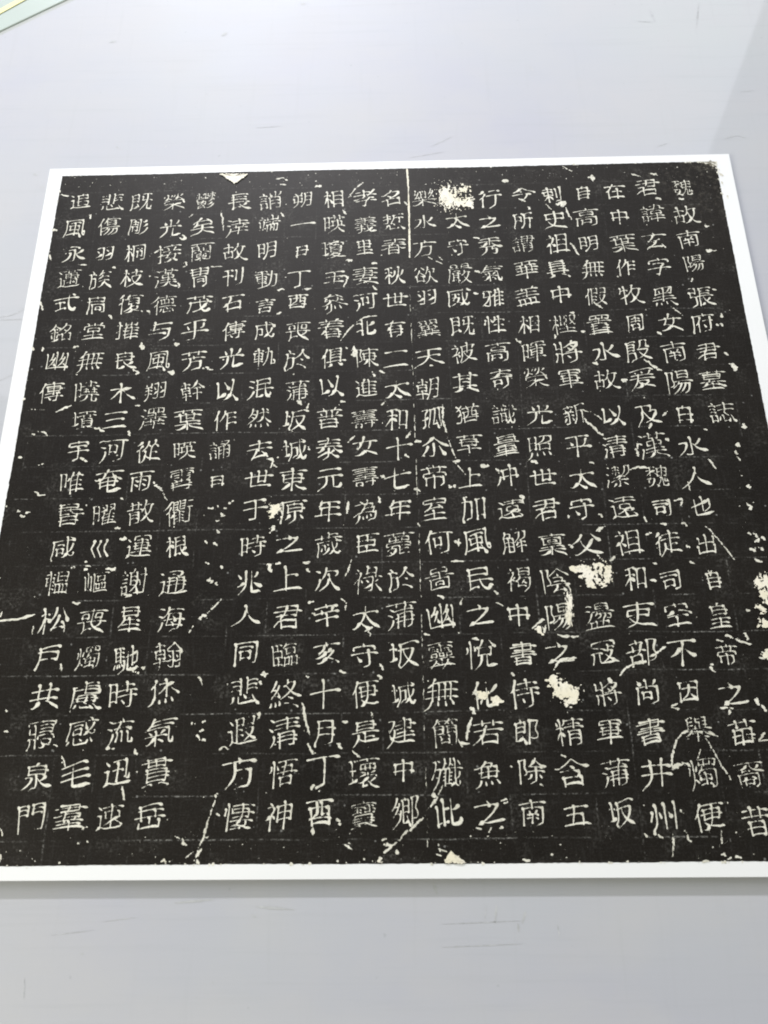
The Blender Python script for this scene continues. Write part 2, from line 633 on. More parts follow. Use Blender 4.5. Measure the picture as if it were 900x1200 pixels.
# ------------------------------------------------------------------ characters
GLYPHS = '''
19968:5 30 58 30
19969:34 10 33 55 32 57 20 58;5 10 57 10
19971:5 29 58 21;24 5 24 49 25 55 30 56 52 56 55 53 56 46
19977:9 10 53 10;13 31 48 31;6 54 57 54
19978:29 25 53 25;29 5 29 55;5 55 58 55
19981:6 40 17 32 26 23 31 22;39 25 54 36;35 9 31 22 31 58;6 8 57 8
19982:17 12 54 12;5 42 41 42;18 5 13 29;54 29 52 47 49 55 45 58 35 58;11 30 13 29 54 29
19990:48 5 48 40;31 41 48 40;31 4 31 41;5 20 58 20;14 54 56 54;14 6 14 54
20013:8 37 55 37;31 4 31 58;55 15 55 41;8 15 55 15;8 15 8 41
20043:18 49 19 52 28 56 57 56 61 54;6 57 6 55 10 51 18 49;29 4 34 10 33 16;50 17 48 22 38 32 18 49;8 16 50 17
20046:13 16 17 26;51 15 46 26 44 27;5 34 58 34;32 8 32 56 31 58 29 58 20 59;10 9 32 8 50 5
20063:15 8 15 52 17 56 21 57 51 57 56 55 58 47;34 4 34 44;53 15 52 33 51 38 49 40 42 41;3 31 4 29 14 27 17 25 53 15
20108:11 13 52 13;5 52 57 52
20110:9 8 53 8;32 8 32 56 30 58 21 58;5 29 58 29
20116:28 10 26 27 21 55;46 29 45 55;13 29 46 29;9 10 53 10;5 55 58 55
20133:7 57 20 54 34 46 38 46;51 31 39 43 38 46;38 46 55 57 57 57;6 43 9 44 26 36 33 32 33 29;26 12 25 17 18 24 17 28;33 29 39 27 44 22;30 3 33 12;13 29 17 28 32 28 33 29;5 12 58 12
20154:31 4 31 21;31 21 34 23 37 34 44 45 51 52 57 57 59 57;31 21 29 22 27 31 19 45 8 56 3 57
20196:48 34 46 38 34 51;34 51 35 54 40 57;23 46 31 51 34 51;28 20 31 22;12 34 52 33;32 6 50 21 57 24 61 24;3 24 6 25 12 22 32 6
20197:25 57 26 58 36 51 42 44 44 43;51 6 49 25 44 43;44 43 49 46 57 57;12 9 12 48;27 10 34 21 34 24;9 52 12 48 27 42 29 40
20309:54 10 54 56 52 58 43 58;12 21 8 22 5 27 4 31;24 10 59 10;19 3 18 4 13 14 12 21 13 22 13 58;25 42 41 41;41 24 41 41;25 24 41 24;25 24 25 46
20316:39 28 58 28;39 43 58 43;12 22 8 24 5 28 4 31;34 5 32 14 30 15 23 26;20 4 19 5 13 15 12 22 13 23 13 58;32 14 59 14;39 15 39 58
20365:11 22 7 24 3 28 3 31;28 43 33 51;18 4 12 16 11 22 12 58;21 25 59 25;40 4 40 25;25 12 55 12;49 25 49 56 48 58 41 58;22 36 58 36
20415:19 58 21 58 26 57 30 54 32 52;24 44 32 52;11 23 5 26 4 32;24 27 56 27;24 17 40 17 56 17;56 17 56 37;25 38 56 37;24 17 25 38;18 4 17 5 12 16 11 23 12 24 12 58;32 52 35 52 38 54 53 58 57 58 61 56;40 7 40 36 39 43 35 52;23 7 58 7
20465:26 15 52 15;26 34 52 34;3 29 8 22 11 21;26 24 52 24;47 50 58 58;19 58 22 58 30 52;19 3 17 5 12 15 11 21 12 58;52 6 52 44;26 6 52 6;26 6 26 44;20 44 59 44
20551:21 34 34 34;21 46 34 46;9 24 5 26 4 32;42 6 56 6;56 6 56 22;42 22 56 22;43 31 42 36 46 46 53 54 57 57 59 58;14 5 11 14 9 24 11 25 11 58;40 31 56 32;56 32 55 36 48 51 36 58;21 22 35 22;35 6 35 22;21 6 35 6;21 6 21 58
20659:28 45 28 49 34 55;52 30 54 36;11 22 6 25 3 28 3 31;24 16 25 15 55 15 56 16 56 28 52 30 25 29;24 16 24 22 25 29;18 5 21 8 59 8;40 4 40 36;24 22 56 22;22 37 57 36;19 4 12 15 11 22 12 23 12 58;50 37 49 58;41 59 49 58;20 45 59 45
20663:31 36 29 43;28 22 53 22;28 8 58 9;25 13 28 16;47 44 46 48 42 54 36 59;11 22 6 25 3 28 3 31;36 44 33 49 24 58;20 36 59 36;28 16 52 15;52 15 53 29;29 29 53 29;28 16 29 29;29 4 28 8 26 9 22 17;19 4 17 5 12 15 11 22 12 23 12 58;17 48 21 48 26 44 29 43 57 43;57 43 57 50 54 58 52 59 47 59
20803:22 27 21 39 18 47 12 54 6 58 4 57;39 27 39 50 40 57;40 57 55 57 58 55 58 48;11 9 52 9;5 27 57 27
20806:38 31 43 31 58 41;6 40 18 34 23 34;54 11 46 22;8 11 15 22;38 5 39 56 41 58 55 58 58 56 59 51;24 5 24 32 21 44 14 53 6 58
20809:22 28 21 41 18 48 12 54 5 58;31 4 31 28;39 28 40 57 42 58 55 58 58 56 59 49;12 7 17 19;52 7 45 19;5 28 58 28
20849:38 46 41 46 55 58 58 58;3 58 7 58 23 46;43 4 43 38;7 17 56 17;19 5 19 37;5 38 58 38
20854:17 22 46 22;17 33 46 33;4 57 6 58 22 51 25 51;37 51 41 51 55 58 59 58;7 11 57 11;46 4 46 45;5 45 58 45;17 4 17 45
20855:15 25 49 25;15 34 49 34;15 16 49 16;42 50 57 58;4 58 6 58 20 50 23 50;5 44 58 44;48 6 49 44;15 7 48 6;15 7 15 44
20881:22 48 41 48;15 33 15 58;15 33 48 33;48 33 48 57 47 58 40 59;22 41 41 41;10 16 53 16;31 4 31 25;10 7 52 7;52 7 53 16 52 25;11 25 52 25;10 7 11 25
20902:43 20 56 20;23 32 23 53 25 57 55 58 58 55 59 51;12 32 11 44 7 55;7 6 6 14 10 19 27 19;7 6 56 6;56 6 57 14;43 15 43 29;37 37 43 41 52 48;5 32 30 32;36 29 53 30;53 30 52 34 47 42 34 50
20914:14 34 5 51;6 8 13 15;23 36 57 36;40 4 40 58;23 16 23 40;23 16 57 16;57 16 57 40
20986:8 36 9 55;9 55 54 55;31 4 31 54;52 10 51 27;11 27 51 27;11 10 11 27;54 36 54 58
21002:41 11 41 42;56 5 55 57 54 58 45 58;4 29 32 29;18 8 18 58;6 8 30 8
21068:44 11 44 41;56 5 56 57 54 58 47 58;6 21 19 21 32 21;32 21 33 34;6 34 19 35 33 34;6 21 6 34;5 11 34 11;19 4 19 58;4 55 4 53 11 47 15 41 18 39 24 41 32 49
21152:38 53 56 53;28 16 26 54 24 57 18 57 16 56;5 16 28 16;14 5 13 34 8 51 4 57 5 61;56 12 56 57;38 12 56 12;38 12 38 57
21205:32 54 31 57;57 19 55 54 53 58 46 58 45 57;36 19 57 19;6 45 31 45;5 7 28 4 32 6;6 30 31 30;6 22 31 22;31 22 30 38;6 38 30 38;6 22 6 30 6 38;18 6 18 55;4 14 32 14;44 5 43 32 40 44 35 53 4 57
21270:22 41 24 41 30 38 35 37;35 32 39 31 43 28 58 14;14 20 10 22 5 27 5 30;35 5 35 51 36 56 40 57 55 57 57 54 58 46;21 4 15 14 14 20 15 22 15 58
21271:6 20 22 20;5 49 18 44 22 44;38 26 45 25 57 16;22 5 22 58;38 5 38 49 39 56 41 57 57 56 59 49 59 45 58 42
21313:5 28 58 28;31 4 31 58
21335:41 27 38 32 37 35;23 27 25 31 24 36;31 4 31 21;5 10 57 10;17 46 46 46;31 36 31 57;18 36 45 36;54 21 54 56 53 58 45 59;9 21 54 21;9 21 9 58
21407:21 28 52 28;35 13 34 18;36 38 36 57 35 58 28 59;10 7 9 35 7 49 5 55 5 58;10 7 57 7;49 47 56 55;15 55 24 45 26 45;21 18 52 18;52 18 52 37;21 38 52 37;21 18 21 28 21 38
21435:49 52 52 53 54 57;39 39 42 40 45 43 49 48 49 52;31 4 31 31;10 14 53 14;13 55 49 52;26 31 24 36 14 50 13 55;5 31 58 31
21445:4 39 6 39 10 38 18 34 24 30 26 26;40 24 53 24;18 11 19 8 24 4 28 3;38 5 42 7 44 10;27 36 27 56 26 58 20 58;47 41 53 51;36 42 39 52;17 42 10 52;22 20 23 24 26 26;51 19 53 24 55 24 56 26;43 17 40 24 36 28;26 26 31 24 40 31 50 36 57 39 61 38;9 25 23 24;15 17 13 17 11 21 9 25;13 12 18 11 44 10 51 13
21450:20 23 18 24 15 40 10 50 5 56 5 59;19 7 20 23;41 7 39 23;7 7 41 7;19 57 22 58 26 56 41 48 50 35 54 28 54 23;36 25 39 23 54 23;20 23 23 25 29 36 37 47 51 55 56 57 60 56
21490:13 38 16 43 21 48 31 54 42 57 57 58;9 14 54 14;54 14 54 31;9 31 31 31 54 31;9 14 9 31;31 4 31 34 28 45 26 49 15 55 7 58 3 57
21496:54 8 54 55 52 57 44 58;7 8 54 8;8 19 42 19;12 47 37 46;37 30 37 46;12 30 37 30;12 30 12 51
21516:8 7 7 58;8 7 56 7;56 7 56 55 55 58 47 58;17 18 46 18;21 46 42 45;42 29 42 45;21 29 42 29;21 29 21 50
21517:18 55 52 55;28 29 25 35;19 21 26 26 28 29;28 3 26 5 25 9;18 37 18 58;28 29 32 29 41 22 48 15 48 10;5 19 8 20 22 10 48 10;51 36 52 58;5 39 7 39 25 35 27 36 51 36
21519:6 10 57 10;14 40 21 49 31 54 41 57 55 58 61 57;10 21 54 21;54 21 53 34;10 34 31 34 53 34;10 21 10 34;31 4 31 33 29 45 26 50 17 55 6 58 3 57
21531:19 56 52 56;29 6 27 16 25 20 23 29;52 40 52 58;5 48 15 40 52 40;5 18 58 18;11 6 51 6;51 6 51 28;11 29 51 28;21 29 18 37 19 42 19 58
21547:44 28 44 32 39 37 38 41;13 28 44 28;13 55 49 55;28 18 30 18 35 22;3 22 6 23 12 20 21 15 30 7 32 6 45 17 57 22 58 22;13 41 13 58;13 41 38 41 49 41;49 41 49 58
21608:54 7 53 57 51 58 44 58;11 6 54 7;11 6 10 40 7 52 4 57 5 59;20 18 44 18;32 13 32 28;18 28 46 28;21 51 42 51;42 38 42 51;22 38 42 38;22 38 21 54
21644:36 50 55 50;5 23 28 23;18 8 18 58;3 50 4 46 13 31 15 30 21 31 28 40;6 9 18 8 26 5 30 6;55 10 55 55;36 10 55 10;36 10 36 55
21688:44 48 50 57 55 58 58 57 59 54 59 49 58 46;30 57 34 56 41 49 44 48;45 4 48 4 55 9 55 14;54 25 49 38 47 41 44 42;18 24 33 24;18 47 33 47;33 34 33 47;18 34 33 34;18 34 18 51;10 14 9 44 4 57 5 60;10 14 58 14;40 4 41 24 43 40 44 42 44 48
21807:47 10 50 11;45 5 47 10;18 25 24 25 26 21 29 20;31 15 57 15;30 54 58 54;30 41 56 41;47 10 45 16 45 54;30 28 56 28;35 5 29 20 30 59;6 42 18 42;18 9 18 42;6 9 18 9;6 9 6 48
21850:13 6 49 5;49 5 49 16;13 16 32 16 49 16;13 6 13 16;22 40 26 39 40 39;40 39 41 48;23 48 41 48;22 40 23 48;4 24 58 24;32 16 32 31;11 32 52 32;52 32 53 56;11 56 53 56;11 32 11 56
21930:53 35 53 40 41 48;15 56 29 54 31 52;10 17 12 16 22 16;22 16 23 26;10 27 23 26;10 17 10 27;40 16 53 16;53 16 52 27;40 27 52 27;40 16 39 25 40 27;7 9 57 9;15 35 15 55 12 60;5 35 59 35;31 4 31 36 33 41 38 48 41 48 43 52 54 57 59 57
22196:38 39 41 37;18 46 31 46;18 39 31 39;30 26 29 32;9 19 8 42 4 57 5 59;9 19 58 19;37 6 42 5 53 5;53 5 54 12;37 13 54 12;37 6 37 13;11 5 25 5;25 5 26 12;11 13 26 12;11 5 10 9 11 13;43 31 58 31;18 33 18 55;44 25 41 37;41 37 42 38 46 45 52 53 58 58;55 31 54 39 48 51 38 58;31 33 31 58;13 55 35 54;17 26 30 26 33 25;14 33 35 33
22240:6 56 56 56;30 32 34 33 46 47;15 24 48 24;32 13 30 32 23 44 17 48 15 48;56 6 56 58;6 6 56 6;6 6 6 58
22312:26 4 24 13;6 36 9 34 13 33;23 57 57 57;21 14 21 18 13 31 14 58;40 22 40 57;26 34 55 34;6 13 58 13
22338:27 9 26 41 23 52 20 57 21 59;27 9 43 8 54 5 59 6;55 23 53 32 46 44 38 52 29 58;34 23 35 31 42 44 52 54 56 57 59 57;12 5 12 42;5 19 19 19;27 23 57 22;4 47 12 44 12 42 20 41
22478:57 25 51 40 48 42;36 57 38 57 45 49 48 48;25 26 38 26;38 26 36 46 35 48 31 48 29 47;5 49 12 45 18 44 19 42;12 5 12 45;5 19 17 19;45 4 45 23 47 40 48 42 48 48 52 56 56 58 58 57 60 51 58 46;49 4 51 4 56 8 56 13;25 13 56 13;25 13 25 41 24 47 19 58
22530:11 4 13 5 16 8 16 14;16 23 47 24;47 24 46 34;16 34 31 34 46 34;16 23 16 34;31 4 31 13;6 57 57 57;51 4 47 9 46 14;31 34 31 57;11 45 52 45;6 14 6 24;6 14 31 13 57 14;57 14 57 23
22675:12 23 51 23;24 31 23 37;45 38 46 41 50 45 58 49 59 48;8 57 55 57;12 16 13 15 50 15 51 16 51 23 51 29 50 30 24 31 12 29;12 16 12 29;14 44 17 47 45 47;32 44 32 57;20 4 20 11;4 49 6 49 14 44 17 42 18 38;6 8 58 8;43 4 43 11;5 38 58 38
22707:28 41 54 41;28 34 54 34;47 49 47 53;18 58 23 58 33 53 37 52;50 15 50 21;45 53 49 53 57 58 61 58;28 27 54 27;29 49 53 49 54 48 54 41 54 27;28 27 29 49;25 8 57 8;41 4 41 12;5 19 18 19;12 5 12 42;5 46 20 39;24 18 59 18;32 15 32 21
22781:31 27 31 32;9 45 24 46;24 46 24 55;9 55 24 55;9 45 9 55;57 21 56 26;5 20 55 20 57 21;3 38 59 38;9 32 54 32;14 26 48 26;50 39 50 58 48 59 45 59;31 46 57 46;11 13 52 13;6 7 57 7;31 4 31 13
22825:31 30 32 29 57 29;31 9 31 30 26 40 22 46 16 52 6 57 4 57;6 29 29 29 34 34 37 41 44 49 52 55 57 57 60 57;8 9 54 9
22826:5 21 29 21 31 22;31 22 33 21 58 21;3 57 8 57 14 52 20 46 23 46;31 22 27 34 23 42 23 46;23 46 34 57;31 4 31 20 39 38 44 45 51 53 57 57 60 57
22852:30 3 28 7 27 11;23 12 22 16 17 22 16 26;39 12 41 16 46 22 48 26;14 36 49 36;49 27 48 46;14 46 48 46;5 11 58 11;31 22 32 57 35 58 53 58 56 56 57 51;13 27 14 49;4 30 5 31 16 26 48 26 58 30
22855:29 15 52 24 54 23;6 23 10 24 18 22 24 19 29 15;49 29 49 57 46 58 38 58;32 4 29 15;8 9 55 9;5 29 58 29;11 51 33 51;32 39 33 51;12 39 32 39;12 39 11 55
22899:21 19 21 24 15 36;15 36 16 38 29 43 31 45;12 38 15 36;5 57 9 57 20 54 30 48 31 45;45 19 42 32 35 45;30 2 28 3 24 19;31 45 35 45 54 57 57 57;6 19 58 19
22971:21 41 18 48;28 33 25 40;30 53 38 52;6 59 25 57 29 55 30 53;38 52 39 54 53 58 57 58;45 41 44 45 39 50 38 52;6 8 57 8;14 49 18 48 29 51 30 53;5 41 58 41;31 4 31 32;4 24 59 24;11 32 28 33 31 32 51 32;50 16 51 32;11 16 50 16
23041:55 24 51 39 49 42 46 44;35 58 46 49;50 4 56 8;9 13 8 42 4 57 5 59;9 13 58 13;16 22 35 22;34 34 34 35 29 45 23 51 15 55;15 34 34 34;18 42 34 51;25 22 23 32 20 35 18 42;42 4 42 23 45 42 46 44 46 49 52 58 56 58 58 57 59 53 58 46
23383:30 3 32 10;6 39 57 39;56 10 56 19;7 10 32 10 56 10;7 10 6 19;16 22 42 23;42 23 41 26 32 34 31 58;22 58 31 58
23389:32 22 31 25 27 28 26 31;10 44 58 44;22 57 24 59 32 58;44 32 43 35 33 41 32 58;10 11 44 11 46 13;28 4 28 21;5 22 58 22;4 38 6 38 12 36 18 32 26 31 28 32 51 32;55 6 53 6 46 13 41 18 41 21
23396:40 7 40 36 36 55;36 55 48 52;51 5 53 35 56 48 59 55 58 58;21 8 20 12 13 21 13 56 11 58 7 58;5 8 21 8;4 37 12 35 22 31;45 42 50 57;29 9 54 4 59 5;29 9 28 35 25 51 22 56 23 60
23431:30 4 32 10;15 22 48 22;57 11 57 19;6 11 32 10 57 11;6 11 6 19;32 23 31 57 29 58 21 58;6 37 57 37
23432:31 4 33 11;14 37 22 47 21 49;5 29 57 29;41 20 41 56 39 58 30 58;55 11 56 19;7 11 55 11;7 11 7 19
23460:46 30 49 31 51 34;41 25 45 27 46 30;25 20 25 23 18 29 17 32;31 3 32 9;5 57 58 57;12 19 51 19;13 34 17 32 21 33 46 30;57 9 57 16;6 9 57 9;6 9 6 16;11 44 52 44;31 38 31 57
23522:8 31 19 31;8 20 8 31;32 43 33 46 40 53;40 53 44 53;27 59 37 56 40 53;28 16 54 16;44 53 45 55 51 57 56 58 58 58;30 22 54 22;9 41 8 53 4 58;31 4 32 7;26 35 25 41;26 35 57 35;57 35 58 41;19 15 19 58;29 43 51 43;51 43 50 47 44 53;54 16 53 29;28 29 53 29;5 41 19 41;57 8 57 15 54 16;6 8 57 8;6 8 6 14
23542:13 39 50 39;31 3 32 7;13 45 50 45;22 51 22 54;18 15 18 26;10 21 26 21;3 58 7 59 22 54 25 54;7 28 27 26;6 8 6 12 7 14 27 15;6 8 57 8;57 8 57 12;34 25 34 28;34 28 54 28;54 25 54 28;36 54 39 54 42 51 50 50;13 50 13 34 15 33 49 33 50 34 50 50;13 50 39 51 41 54 55 59 59 58;44 15 44 27;33 21 56 21;33 21 33 17 36 14 52 15
23559:6 22 19 22;6 7 6 22;43 3 41 5 40 8;33 20 38 26;7 36 7 48 4 58;40 15 46 20;31 43 37 50;19 4 19 58;4 36 19 36;24 30 27 31 29 31 44 24 46 20 52 16 55 9;24 17 28 16 38 8 55 9;26 36 59 36;50 28 50 56 48 58 42 58
23570:5 28 16 21 30 8 32 8;32 5 32 8;32 8 40 15 53 25 57 28 60 28;31 25 31 57 29 58 24 58;45 32 56 48;18 33 7 49
23578:31 4 31 22;52 6 46 16;9 5 12 7 16 15;22 48 41 48;41 34 41 48;22 34 41 34;22 34 22 52;54 22 54 57 52 58 45 58;10 22 54 22;10 22 9 58
23731:44 19 44 34;31 34 31 55;14 18 55 18;10 55 53 55;10 43 10 55;14 8 14 34;14 8 46 5 51 6;53 42 53 58;5 34 58 34
23943:13 4 13 48;28 55 59 55;28 7 28 55;28 7 58 7;35 34 43 35;43 35 43 45 42 47;35 47 42 47;35 34 35 47;50 34 58 35;58 35 58 45 57 47;49 46 57 47;50 34 49 46;38 15 54 15;54 15 54 26;38 27 54 26;38 15 38 27;21 14 21 51;5 49 21 48;5 14 5 49
24027:17 8 7 28 7 31 19 56;52 7 41 30 55 55;34 8 24 28 24 31 36 55
24030:42 21 47 31 47 34;55 5 55 57;24 21 27 33;9 20 6 28 3 34;17 5 16 31 15 41 12 49 6 56 6 59;35 6 35 54
24093:30 4 31 10;19 10 19 15 21 18 20 24;44 10 44 15 42 24;49 36 49 52 47 53 42 53;13 36 49 36;13 36 13 53;31 31 31 58;56 24 57 32;7 24 56 24;7 24 6 32;8 10 55 10
24179:13 16 18 26 17 28;51 16 49 16 45 27 41 29;5 36 58 36;31 8 31 58;8 8 54 8
24180:16 11 15 12 8 22;18 4 16 11;16 11 55 11;15 26 15 44;15 26 54 26;35 12 35 58;5 44 58 44
24182:17 4 21 12;20 17 20 34 18 45 11 55 7 58 3 58;5 36 58 36;46 4 42 15 43 19 43 58;7 17 56 17
24185:7 29 26 29;26 22 31 22 38 16 43 8 45 8;45 3 45 8;45 8 59 22;36 26 54 26;7 20 25 20;25 20 26 22 26 38;7 38 26 38;7 20 7 38;16 38 16 58;4 47 28 47;45 27 45 58;33 42 57 42;16 4 16 20;5 11 28 11
24189:38 44 50 42;13 44 25 43;31 5 31 54;13 27 21 26;20 10 13 27;38 26 46 26;45 9 38 26;48 34 52 46 56 46;49 21 48 25 46 26 44 33 36 45;56 11 56 58;23 34 27 46;7 54 56 54;7 11 7 54;25 21 12 46
24220:33 3 35 11;22 31 18 33 15 35 15 39;35 36 40 46;31 27 58 27;51 17 51 57 48 58 42 58 40 57;9 11 58 11;9 11 9 39 7 52 5 57 5 58;27 16 23 25 22 31 22 58
24314:6 36 9 43 12 46;12 49 21 54 29 56 58 57;17 8 16 12 10 22 9 26;5 8 17 8;23 44 58 44;26 9 53 9;53 9 54 26;26 26 54 26;26 35 55 35;22 17 58 17;39 4 39 50;5 30 5 28 9 26 18 26;18 26 18 29 15 41 12 46 12 49 5 58 3 58
24335:19 30 19 53;48 5 54 9;6 56 33 50;38 4 40 32 44 47 48 55 56 58 58 56 59 51 58 45;5 16 58 16;7 30 31 30
24373:29 57 34 56 41 52;48 46 55 40;31 15 55 15;31 24 55 24;5 6 19 6;19 6 19 21;6 21 19 21;6 21 6 35;6 35 19 35;19 35 17 56 14 58 8 58;31 6 31 32 29 35 29 57 28 60;31 6 57 6;39 34 42 41 45 46 48 46 48 49 57 56 61 56;26 33 58 33
24427:58 40 51 50 42 57;41 15 45 15 51 10;35 6 35 56 34 58 27 58;8 6 35 6;8 6 7 38 3 57 4 61;42 33 46 32 55 24;14 18 29 18;21 12 21 27;15 48 28 48;28 35 28 48;15 35 28 35;15 35 15 52;13 27 29 27
24466:41 39 56 39;4 33 8 29 12 28;4 15 16 4 18 3;23 25 59 25;26 12 56 12;27 36 26 46 25 48 20 58;20 16 17 17 13 23 12 28 13 58;26 46 37 55 44 58 59 57;41 3 41 56
24478:30 14 35 16 38 20;28 46 26 47 23 55 20 58;29 34 28 46;4 33 8 29 12 28;48 15 53 18 58 24;41 40 56 40;4 15 16 4 18 3;28 46 37 55 45 58 59 57;20 16 17 17 13 23 12 28 13 58;32 4 30 14 22 25;50 4 48 15 46 15 41 24 41 56
24489:31 43 39 52;29 26 54 26;30 9 58 10;26 16 29 18;39 52 44 52;22 59 35 55 39 52;4 33 8 29 12 28;34 41 52 42;52 42 50 46 44 52;44 52 45 54 54 58 58 58 61 57;4 15 16 4 18 3;17 17 13 25 13 58;17 17 23 18 26 16 28 10 30 9 31 4;29 18 54 18;54 18 54 33;29 34 54 33;29 18 29 34;35 34 34 41 31 43 22 48
24503:46 17 46 29;35 17 35 29;4 36 8 31 12 30;22 38 59 38;24 47 20 56;16 4 4 16;32 58 47 58 49 57 49 54;31 47 32 58;54 46 58 56;39 42 41 47 43 48;40 4 39 17;22 9 59 9;17 18 13 24 12 30 12 58;25 17 39 17 56 17;56 17 57 29;25 29 57 29;25 17 25 29
24615:24 23 25 26;18 14 21 21 24 23;6 16 3 29;13 4 13 58;23 56 58 56;29 17 57 17;31 7 29 17 28 18 26 22 24 23;42 4 42 56;28 35 55 35
24709:20 18 26 17;26 17 28 20;34 5 26 17;35 36 34 44 31 51 27 56 23 57;28 20 52 20;45 36 46 57 48 58 57 57 59 51;6 16 5 27 3 29;12 4 12 58;52 20 56 16;47 4 56 16;18 14 21 21 20 24;52 20 52 35;28 35 45 36 52 35;28 20 28 35
24714:49 19 49 35;14 45 11 46 6 55;49 45 58 55;21 44 22 57;22 57 41 58 44 56 45 52;34 19 59 19;34 9 34 22 31 29 28 34 28 39;34 9 53 5 57 5;4 11 25 11;4 24 26 20;15 4 15 34 14 35 8 35;25 39 29 39 36 43
24735:28 56 54 56;6 16 3 29;18 14 21 23;12 4 12 58;38 6 34 31;52 17 52 31;28 17 52 17;28 41 28 59;28 41 54 41;54 41 54 58;24 31 59 31;25 6 57 6
24754:8 19 25 19;38 29 58 29;38 9 57 9;38 19 55 19;6 29 25 29;6 9 25 9;49 42 57 54 59 55;31 39 36 47;11 44 5 55;21 42 21 54 22 57 42 57 45 56 46 51;25 3 25 34;38 3 38 34
24765:50 42 49 45 45 52;32 42 30 48;19 57 21 58 30 57 38 55 39 52;17 12 16 14 18 19 18 22;5 16 3 29;11 4 11 58;23 8 58 8;25 33 54 32;53 16 54 32;25 16 53 16;21 41 59 41;26 49 30 48 38 51 39 52 45 52 56 58 59 57;39 4 39 31 36 35 35 41;22 25 59 25
24863:34 38 37 38 45 33;45 30 45 33;45 33 51 39 55 40 58 38 59 35 57 30;55 17 48 28 45 30;16 18 33 18;52 46 57 55;10 48 5 56;28 43 35 50;18 46 18 55 21 58 44 58 45 57 46 52;17 25 31 25;31 25 32 27 31 36;17 35 31 36;17 25 17 35;38 4 41 22 44 29 45 30;10 10 58 10;10 10 9 26 5 39 5 41;46 3 52 6 52 10
24942:32 45 35 43;31 7 53 7;17 51 14 56 11 57;48 49 51 50 58 57 60 57;25 50 25 56 26 58 44 58 45 55;16 21 48 20;31 4 31 25;31 25 56 26 57 25 57 23 55 20 55 14;9 15 55 14;9 15 9 43 5 57 5 59;35 43 51 44;51 32 51 44;19 32 51 32;19 32 19 43;19 43 30 44 33 48 37 50;35 32 35 43;19 38 51 38
25104:54 25 46 41 42 42;44 5 46 4 54 9 54 15;42 47 48 56 52 58 55 58 57 57 58 52 59 48 57 45;29 57 40 48 42 47;10 28 26 28;26 28 26 42 25 48;15 47 17 49 25 48;37 4 38 25 41 40 42 42 42 47;10 15 58 15;10 15 10 37 8 48 5 58
25142:13 38 51 38;51 20 51 41;13 20 51 20;13 10 46 4 50 5;13 10 13 38 10 49 6 57
25152:8 20 25 20;25 20 25 34;8 34 25 34;51 26 51 58;8 10 8 34 6 49 4 57 5 59;8 10 26 6 30 7;36 10 35 41 32 53 29 57;36 10 55 5 57 6;36 26 58 26
25155:29 41 46 41;46 41 46 51;29 51 46 51;29 41 29 51;32 4 34 9;19 32 19 58;19 32 55 32;55 32 55 57 55 58 49 58;11 21 54 21;54 9 54 21;11 9 54 9;11 9 10 41 8 49 5 56 5 59
25509:33 37 30 45;39 4 41 10;45 51 46 53 56 58;51 37 49 43 45 51;50 16 46 25;27 46 30 45;39 30 36 32 36 36;24 58 37 55 41 51;29 15 32 15 34 20 34 22;3 38 19 32;26 10 57 10;4 16 18 16;12 4 12 54 11 58;6 58 11 58;24 25 58 25;23 37 59 37;30 45 31 47 40 50 41 51 45 51
25703:42 4 42 15;5 16 18 16;27 6 27 15;27 15 56 15;57 7 56 15;28 56 59 56;29 27 58 28;28 36 57 36;12 4 12 55 11 58 7 58;3 39 4 37 19 32 21 35 27 33;44 21 45 25 44 56;28 46 57 46;32 20 30 22 27 33 28 58
25925:7 51 25 51;25 32 25 51;35 23 25 32;35 23 37 24 41 38 44 42;44 46 57 57 61 57;29 57 36 53 44 46;44 42 44 46;54 16 53 23 50 33 47 41 44 42;4 16 28 16;16 4 16 32;7 33 25 32;7 33 7 55;39 4 35 23;37 15 59 15
25955:55 16 51 33 49 40 46 41;46 46 49 48 56 57 59 57;34 57 46 46;46 41 46 46;8 39 27 39;8 48 27 48;24 4 24 23;38 23 36 25 34 32;3 23 31 23 35 26;40 15 59 15;42 4 38 23 40 25 45 40 46 41;11 4 11 23;5 11 31 11;26 31 27 57 26 58 21 59;8 32 26 31;8 32 8 58
26032:52 26 52 58;11 21 13 22;16 4 18 10;25 15 22 25;9 42 5 51;25 43 28 50;37 9 37 39 35 51 32 57;37 9 54 5 58 6;37 25 59 25;5 36 29 36;17 25 17 56 16 57 13 57;10 15 11 19 10 25;5 10 29 10;4 25 30 25
26041:34 9 36 11;34 9 32 15;31 4 34 9;23 30 51 30;51 30 49 49 46 56 44 58 37 58 34 58 31 55;24 15 23 30 20 40 14 51 6 57;6 15 57 15
26044:11 28 24 28;24 28 23 48 21 55 18 58 15 58 13 56;44 8 46 9 52 18 58 24;41 29 48 35;11 3 13 3 16 9;34 48 38 48 50 55;11 15 10 41 7 52 4 56 5 61;5 14 26 14;46 3 44 3 44 8 42 9 38 16 30 24
26063:16 9 16 14;30 31 37 25;39 18 37 25;29 58 36 54 45 42;35 12 58 12;35 12 33 12 28 20;37 3 35 12;11 28 23 28;23 28 22 54 19 57 15 58 13 57;31 39 58 39;11 3 13 4 16 9 18 10;37 25 55 25;44 25 45 42 47 44 49 48 54 54 58 57 59 57;4 14 24 14;11 14 10 39 7 52 4 57 5 59
26082:8 52 13 52 24 47;8 19 24 19;43 37 47 38;47 38 47 57 50 58 58 57;59 49 58 57;21 40 26 51;34 8 57 8;8 31 24 31;24 7 24 31;8 8 24 7;8 8 8 52 6 55;36 16 34 29;34 29 58 29;46 8 46 21 43 37 38 48 30 58
26085:13 31 50 31;13 54 50 54;50 8 50 57;13 8 50 8;13 8 13 58
